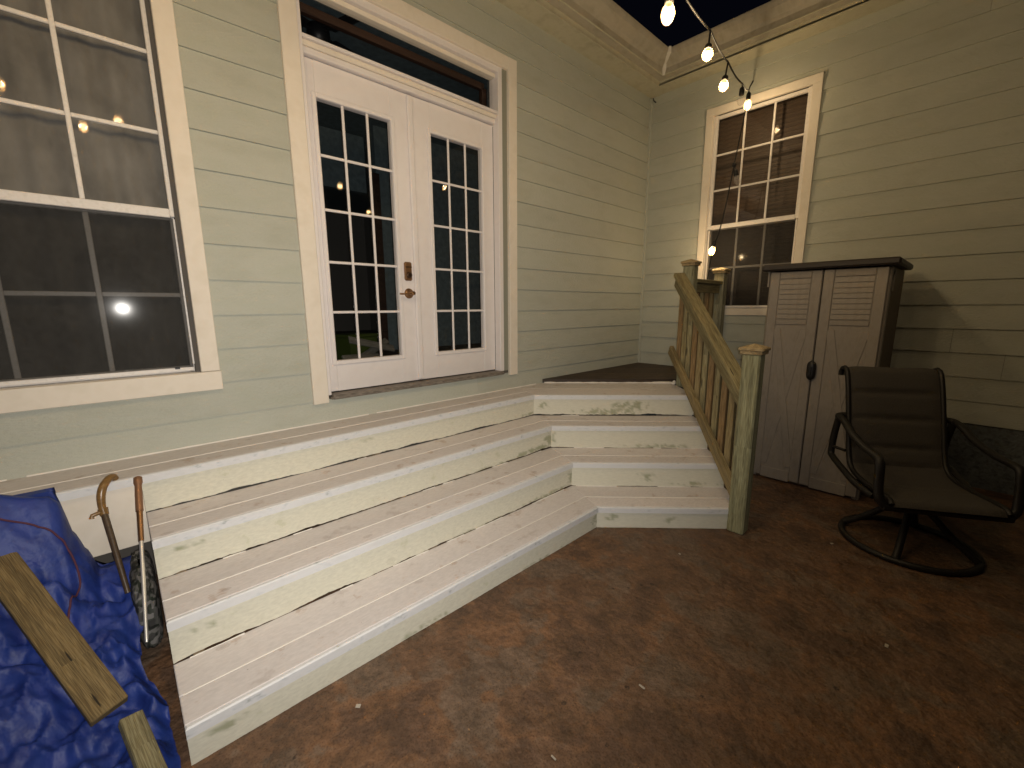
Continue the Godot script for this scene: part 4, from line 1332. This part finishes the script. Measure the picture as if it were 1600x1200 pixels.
func build_heap() -> void:
	tn = FastNoiseLite.new()
	tn.seed = 4
	tn.frequency = 4.6
	tn.fractal_octaves = 3
	tc = FastNoiseLite.new()
	tc.seed = 8
	tc.noise_type = FastNoiseLite.TYPE_CELLULAR
	tc.cellular_return_type = FastNoiseLite.RETURN_DISTANCE2_SUB
	tc.frequency = 5.5
	tc.fractal_octaves = 2
	tl = FastNoiseLite.new()
	tl.seed = 12
	tl.frequency = 14.0
	tl.fractal_octaves = 3
	var P := []
	for i in 190:
		var z := lerpf(0.33, 2.3, i / 189.0)
		var xr := tarp_edge(z) + 0.012 * tl.get_noise_2d(z * 0.4, 3.0)
		var row := []
		for j in 130:
			var u := j / 129.0
			var x := lerpf(-6.3, xr, 1.0 - pow(1.0 - u, 1.25))
			var y := tarp_h(x, z)
			if z < 0.397:
				y = 0.726 if x < -5.232 else minf(y, lerpf(0.726, 0.37, clampf((x + 5.232) / 0.03, 0, 1)))
				row.append(Vector3(x, y, maxf(z, 0.34 if x < -5.232 else 0.384)))
				continue
			# the hem turns down at the right
			var e := (xr - x)
			y = lerpf(maxf(0.012, y - 0.06), y, smoothstep(0.0, 0.05, e))
			row.append(Vector3(x, y, z))
		P.append(row)
	var st := mb()
	grid(st, P, Vector3.UP)
	var lower := []
	for r in P:
		var row := []
		for v in r:
			row.append(v - Vector3(0, 0.003, 0))
		lower.append(row)
	grid(st, lower, Vector3.DOWN)
	tag(obj("blue_tarp", st, M.tarp), "crumpled blue plastic tarp heaped over things left of the steps", "tarp")
	# camouflage bag squeezed between tarp and steps
	var cn := FastNoiseLite.new()
	cn.seed = 3
	cn.frequency = 6.0
	var rows := []
	for i in 25:
		var th := PI * i / 24.0
		var row := []
		for j in 36:
			var ph := TAU * j / 36.0
			var dv := Vector3(sin(th) * cos(ph), cos(th), sin(th) * sin(ph))
			var sq := Vector3(signf(dv.x) * pow(absf(dv.x), 0.6), signf(dv.y) * pow(absf(dv.y), 0.6), signf(dv.z) * pow(absf(dv.z), 0.6))
			var k := 1.0 + 0.10 * cn.get_noise_3d(dv.x * 1.5, dv.y * 1.5, dv.z * 1.5)
			row.append(Vector3(-5.012, 0.19, 0.52) + Vector3(sq.x * 0.045, sq.y * 0.175, sq.z * 0.22) * k)
		rows.append(row)
	var cs := mb()
	grid(cs, rows, Vector3.ZERO, true)
	tag(obj("camouflage_bag", cs, M.camo), "grey and black camouflage cloth bag squeezed between tarp and steps", "bag")
	# plank
	var pl := lumber("plank", Vector3(-5.135, 0.165, 1.135), Vector3(-5.46, 0.655, 0.395), 0.036, 0.098, M.plank, self, Vector3(0, 1, 0.25), 0.003)
	tag(pl, "long weathered brown plank lying sloped across the blue tarp", "plank")
	var p2 := lumber("wood_offcut", Vector3(-5.09, 0.135, 1.17), Vector3(-5.045, 0.075, 1.42), 0.03, 0.06, M.plank2, self, Vector3(0.2, 1, 0), 0.003)
	tag(p2, "short greenish wood offcut sticking out beneath the tarp near the steps", "wood offcut")
	# red cord
	var cd := mb()
	var cp := []
	for v in [[-5.50, 0.47], [-5.37, 0.50], [-5.28, 0.51], [-5.215, 0.53], [-5.195, 0.57], [-5.21, 0.63], [-5.232, 0.70], [-5.236, 0.76], [-5.225, 0.83]]:
		cp.append(Vector3(v[0], tarp_h(v[0], v[1]) + 0.006, v[1]))
	var cc := []
	for v in spline(cp, 60):
		cc.append(Vector3(v.x, maxf(v.y, tarp_h(v.x, v.z) + 0.004), v.z))
	tube(cd, cc, 0.0035, 6)
	tag(obj("cord", cd, M.red_cord), "thin faded red cord trailing down over the blue tarp", "cord")
	# hooked cane
	var k1 := thing("hooked_cane", "walking cane with a curved golden brown handle leaning by the tarp", "walking cane")
	var hs := mb()
	var hp := spline([Vector3(-5.046, 0.712, 0.352), Vector3(-5.052, 0.727, 0.362), Vector3(-5.066, 0.727, 0.38), Vector3(-5.087, 0.705, 0.41), Vector3(-5.098, 0.67, 0.425), Vector3(-5.101, 0.63, 0.435), Vector3(-5.099, 0.605, 0.442)], 26)
	var hr := []
	for i in 26:
		hr.append(lerpf(0.0125, 0.016, sin(PI * i / 25.0)))
	tube(hs, hp, hr, 12)
	obj("handle", hs, M.cane_wood, k1)
	var co := mb()
	tube(co, [Vector3(-5.0995, 0.618, 0.438), Vector3(-5.097, 0.588, 0.448)], [0.0175, 0.015], 12)
	tube(co, [Vector3(-5.099, 0.607, 0.444), Vector3(-5.135, 0.600, 0.452), Vector3(-5.137, 0.589, 0.453)], [0.009, 0.009, 0.010], 8)
	obj("collar", co, M.cane_wood, k1)
	var sh := mb()
	tube(sh, [Vector3(-5.098, 0.60, 0.445), Vector3(-5.088, 0.52, 0.50), Vector3(-5.062, 0.30, 0.645)], [0.0125, 0.012, 0.010], 12)
	obj("shaft", sh, M.cane_shaft, k1)
	# straight stick
	var k2 := thing("metal_walking_stick", "slim bright metal walking stick with copper grip leaning on the steps", "walking stick")
	var a := Vector3(-4.972, 0.719, 0.445)
	var b := Vector3(-5.026, 0.208, 0.90)
	var dv := (b - a)
	var tip := mb()
	tube(tip, [a - dv * 0.012, a - dv * 0.006, a + dv * 0.03, a + dv * 0.05], [0.010, 0.0155, 0.0165, 0.0125], 14)
	obj("knob", tip, M.grip, k2)
	var gr := mb()
	tube(gr, [a + dv * 0.04, a + dv * 0.12, a + dv * 0.225], [0.0125, 0.0135, 0.0135], 14)
	obj("grip", gr, M.grip, k2)
	var lo := mb()
	tube(lo, [a + dv * 0.22, a + dv * 0.42], [0.011, 0.0095], 14)
	obj("sleeve", lo, M.bronze, k2)
	var sf := mb()
	tube(sf, [a + dv * 0.41, a + dv * 0.98, b], [0.0075, 0.0062, 0.0045], 14)
	obj("shaft", sf, M.steel, k2)

# ------------------------------------------------------------------ lights
func bulb(parent: Node3D, p: Vector3, top: Vector3, lit: bool, energy: float, tilt := Vector3.ZERO) -> void:
	# p: centre of the glass; top: where its lead leaves the cable
	var b := part("bulb", parent)
	var ax := (top - p).normalized()
	var s := ax.cross(Vector3.RIGHT).normalized()
	if s.length() < 0.1:
		s = Vector3.FORWARD
	var bas := Basis(s.cross(ax).normalized() * -1.0, ax, s)
	bas = Basis(ax.cross(s), ax, s) if bas.determinant() < 0 else bas
	var xf := Transform3D(bas, p)
	var st := mb()
	lathe(st, [Vector2(0.0, -0.046), Vector2(0.006, -0.0455), Vector2(0.016, -0.040), Vector2(0.024, -0.029), Vector2(0.0285, -0.012), Vector2(0.029, 0.004), Vector2(0.025, 0.020), Vector2(0.018, 0.034), Vector2(0.0145, 0.042), Vector2(0.0, 0.043)], 18, xf)
	obj("bulb_glass", st, M.bulb if lit else M.bulb_off, b)
	if lit:
		var co := mb()
		lathe(co, [Vector2(0.0, -0.030), Vector2(0.009, -0.026), Vector2(0.0145, -0.012), Vector2(0.0145, 0.006), Vector2(0.009, 0.020), Vector2(0.0, 0.024)], 14, xf)
		obj("bulb_filament", co, M.filament, b)
	var so := mb()
	lathe(so, [Vector2(0.0, 0.038), Vector2(0.019, 0.038), Vector2(0.0205, 0.05), Vector2(0.0195, 0.085), Vector2(0.013, 0.098), Vector2(0.0, 0.099)], 14, xf)
	var q := p + ax * 0.09
	if (top - p).length() > 0.1:
		tube(so, [q, q.lerp(top, 0.5), top + ax * 0.004], 0.0055, 6)
	obj("socket", so, M.cable, b)
	if lit:
		var l := OmniLight3D.new()
		l.name = "bulb_light"
		l.light_color = lin(1.0, 0.74, 0.42)
		l.light_energy = energy
		l.light_size = 0.02
		l.omni_range = 20.0
		l.omni_attenuation = 2.0
		l.shadow_enabled = true
		l.position = p
		b.add_child(l, true)

const BULB_E := 0.135

func sag(a: Vector3, b: Vector3, d: float, n := 10) -> Array:
	var o := []
	for i in n + 1:
		var t := float(i) / n
		o.append(a.lerp(b, t) - Vector3(0, d * 4 * t * (1 - t), 0))
	return o

func build_lights() -> void:
	var s := thing("string_lights", "black cable of warm glowing bulbs running from the gutter hook over the steps", "string lights")
	var cab := mb()
	var B := [Vector3(-0.40, 3.30, 1.23), Vector3(-1.15, 3.03, 1.44), Vector3(-1.77, 2.92, 1.57), Vector3(-2.35, 2.85, 1.71), Vector3(-2.97, 2.76, 1.80), Vector3(-3.58, 2.72, 1.86), Vector3(-4.18, 2.73, 1.68), Vector3(-4.75, 2.80, 1.42), Vector3(-5.30, 2.87, 1.42)]
	var T := []
	for i in B.size():
		T.append(B[i] + Vector3(0.02, 0.16, 0.0))
	T[0] = Vector3(-0.425, 3.415, 1.24)
	T[1] = Vector3(-0.85, 3.30, 1.34)
	T[2] = Vector3(-1.62, 3.13, 1.525)
	T[3] = Vector3(-2.18, 3.06, 1.64)
	var hook := Vector3(-0.428, 3.475, 1.27)
	for i in range(1, B.size()):
		tube(cab, sag(T[i - 1], T[i], 0.018), 0.006, 6)
	tube(cab, [hook, Vector3(-0.43, 3.44, 1.25), T[0]], 0.006, 6)
	# the tail that falls in front of the window to the rail
	var C := [Vector3(-0.40, 2.80, 1.155), Vector3(-0.385, 2.02, 1.0)]
	tube(cab, spline([T[0], Vector3(-0.41, 3.30, 1.225), Vector3(-0.405, 3.05, 1.19), Vector3(-0.40, 2.80, 1.154), Vector3(-0.40, 2.5, 1.115), Vector3(-0.40, 2.27, 1.078), Vector3(-0.395, 2.16, 1.05), Vector3(-0.39, 2.10, 1.025)], 40), 0.006, 6)
	tube(cab, spline([Vector3(-0.395, 2.16, 1.05), Vector3(-0.41, 2.0, 1.01), Vector3(-0.42, 1.85, 1.0), Vector3(-0.42, 1.70, 0.99), Vector3(-0.38, 1.2, 0.98)], 20), 0.006, 6)
	lathe(cab, [Vector2(0.0, -0.02), Vector2(0.015, -0.015), Vector2(0.018, 0.0), Vector2(0.013, 0.018), Vector2(0.0, 0.022)], 10, Transform3D(Basis.IDENTITY, Vector3(-0.40, 2.80, 1.154)))
	obj("cable", cab, M.cable, s)
	var hk := mb()
	tube(hk, [Vector3(-0.004, 3.665, 1.118), Vector3(-0.20, 3.575, 1.185), hook], 0.006, 6)
	obj("hanger_wire", hk, M.cable, s)
	for i in B.size():
		var lit: bool = i != 1
		if i == 1:
			bulb(s, Vector3(-0.865, 3.17, 1.345), T[1], false, 0)
		else:
			bulb(s, B[i], T[i] if i > 0 else Vector3(-0.412, 3.405, 1.238), lit, BULB_E)
	bulb(s, Vector3(-0.395, 2.66, 1.19), Vector3(-0.40, 2.80, 1.158), false, 0)
	bulb(s, Vector3(-0.385, 2.02, 1.0), Vector3(-0.39, 2.11, 1.02), true, BULB_E)
	# second strand nearer the viewer, seen only as reflections in the glass
	var s2 := thing("string_lights", "second strand of glowing bulbs seen only as reflections in the glass", "string lights")
	var D := [Vector3(-5.5, 2.9, 1.5), Vector3(-4.94, 2.80, 1.74), Vector3(-4.2, 2.74, 2.12), Vector3(-3.5, 2.72, 2.46), Vector3(-2.78, 2.74, 2.78), Vector3(-2.08, 2.80, 3.04), Vector3(-1.75, 2.90, 3.50)]
	var c2 := mb()
	for i in range(1, D.size()):
		tube(c2, sag(D[i - 1] + Vector3(0.02, 0.16, 0), D[i] + Vector3(0.02, 0.16, 0), 0.02), 0.006, 6)
	obj("cable", c2, M.cable, s2)
	for i in D.size():
		bulb(s2, D[i], D[i] + Vector3(0.02, 0.16, 0), i != 4 and i != 6, BULB_E)

func build_litter() -> void:
	var at := [[-3.633, 2.208, 0.026, 0.3, "thin pale wood sliver on the middle of the patio floor"], [-2.65, 1.887, 0.014, 0.7, "tiny pale chip on the patio just in front of the railing post"], [-4.477, 1.524, 0.018, 0.8, "pale flake on the patio beside the near half of the bottom step"], [-2.674, 2.834, 0.022, 0.6, "pale chip on the dark patio floor in front of the round chair base"], [-1.855, 2.488, 0.016, 0.7, "pale chip on the patio between the railing post and the chair base"], [-4.085, 2.148, 0.02, 0.3, "thin pale sliver on the patio floor nearest the viewer"]]
	var m := mat("pale_wood_chip", lin(0.42, 0.38, 0.32), 0.8)
	for i in at.size():
		var st := mb()
		var l: float = at[i][2]
		bx(st, Vector3.ZERO, Vector3(l, 0.004, l * at[i][3]), 0.001)
		var o := obj("wood_chip", st, m)
		o.position = Vector3(at[i][0], 0.003, at[i][1])
		o.rotation = Vector3(0, rng.randf() * TAU, rng.randf_range(-0.06, 0.06))
		tag(o, at[i][4], "wood chip", "pale chips scattered over the patio")

func build_phone(cam: Transform3D) -> void:
	var p := thing("phone", "black phone with its flash lit, mirrored in the lower left window", "phone")
	p.transform = Transform3D(cam.basis, cam.origin + cam.basis.z * 0.016)
	var st := mb()
	bx(st, Vector3(-0.045, -0.02, 0), Vector3(0.15, 0.074, 0.008), 0.003)
	obj("phone_body", st, M.black, p)
	var fl := mb()
	lathe(fl, [Vector2(0.0055, 0.0), Vector2(0.0055, 0.002), Vector2(0.004, 0.003), Vector2(0.0, 0.003)], 16, Transform3D(Basis(Vector3.RIGHT, -PI / 2), Vector3(0.02, 0.0, -0.004)))
	obj("flash_led", fl, M.flash, p)
	var l := SpotLight3D.new()
	l.name = "flash_light"
	l.light_color = lin(1.0, 0.955, 0.885)
	l.light_energy = FLASH_E
	l.light_size = 0.006
	l.spot_angle = 64.0
	l.spot_angle_attenuation = 1.0
	l.spot_range = 30.0
	l.spot_attenuation = 2.0
	l.shadow_enabled = true
	l.position = Vector3(0.02, 0.0, -0.009)
	l.rotation = Vector3(0, deg_to_rad(20), 0)
	p.add_child(l, true)

const FLASH_E := 4.9

func _ready() -> void:
	rng.seed = 77
	var cam := Camera3D.new()
	cam.name = "camera"
	cam.fov = 84.158
	cam.near = 0.02
	cam.far = 200.0
	cam.transform = Transform3D(Basis(Vector3(0.73062691, -0.00507517, 0.68275805), Vector3(0.12593045, 0.98381853, -0.12744651), Vector3(-0.67106322, 0.17909588, 0.71944341)), Vector3(-4.97255, 1.46922, 2.90755))
	add_child(cam)
	cam.current = true
	var env := Environment.new()
	env.background_mode = Environment.BG_SKY
	var sky := Sky.new()
	var sm := ProceduralSkyMaterial.new()
	sm.sky_top_color = lin(0.0012, 0.0014, 0.0030)
	sm.sky_horizon_color = lin(0.0022, 0.0022, 0.0038)
	sm.ground_bottom_color = lin(0.001, 0.001, 0.001)
	sm.ground_horizon_color = lin(0.002, 0.002, 0.003)
	sm.sun_angle_max = 0.0
	sky.sky_material = sm
	env.sky = sky
	env.tonemap_mode = Environment.TONE_MAPPER_LINEAR
	env.tonemap_exposure = 1.0
	env.sdfgi_enabled = true
	env.ssao_enabled = true
	env.ssil_enabled = true
	var we := WorldEnvironment.new()
	we.name = "world"
	we.environment = env
	add_child(we)
	materials()
	# setting
	var st := mb()
	bx(st, Vector3(-4.0, -0.06, 4.0), Vector3(9.0, 0.12, 8.4), 0.004)
	tag(obj("patio_floor", st, M.patio), "mottled brown stained concrete patio floor", "", "", "structure")
	st = mb()
	face(st, [Vector3(-100, -0.09, -100), Vector3(100, -0.09, -100), Vector3(100, -0.09, 100), Vector3(-100, -0.09, 100)], Vector3.UP)
	tag(obj("ground", st, M.lawn), "dark lawn beyond the patio", "", "", "structure")
	build_house()
	build_inside()
	build_steps()
	build_deck()
	build_rail()
	build_cabinet()
	build_chair()
	build_heap()
	build_litter()
	build_lights()
	build_phone(cam.transform)
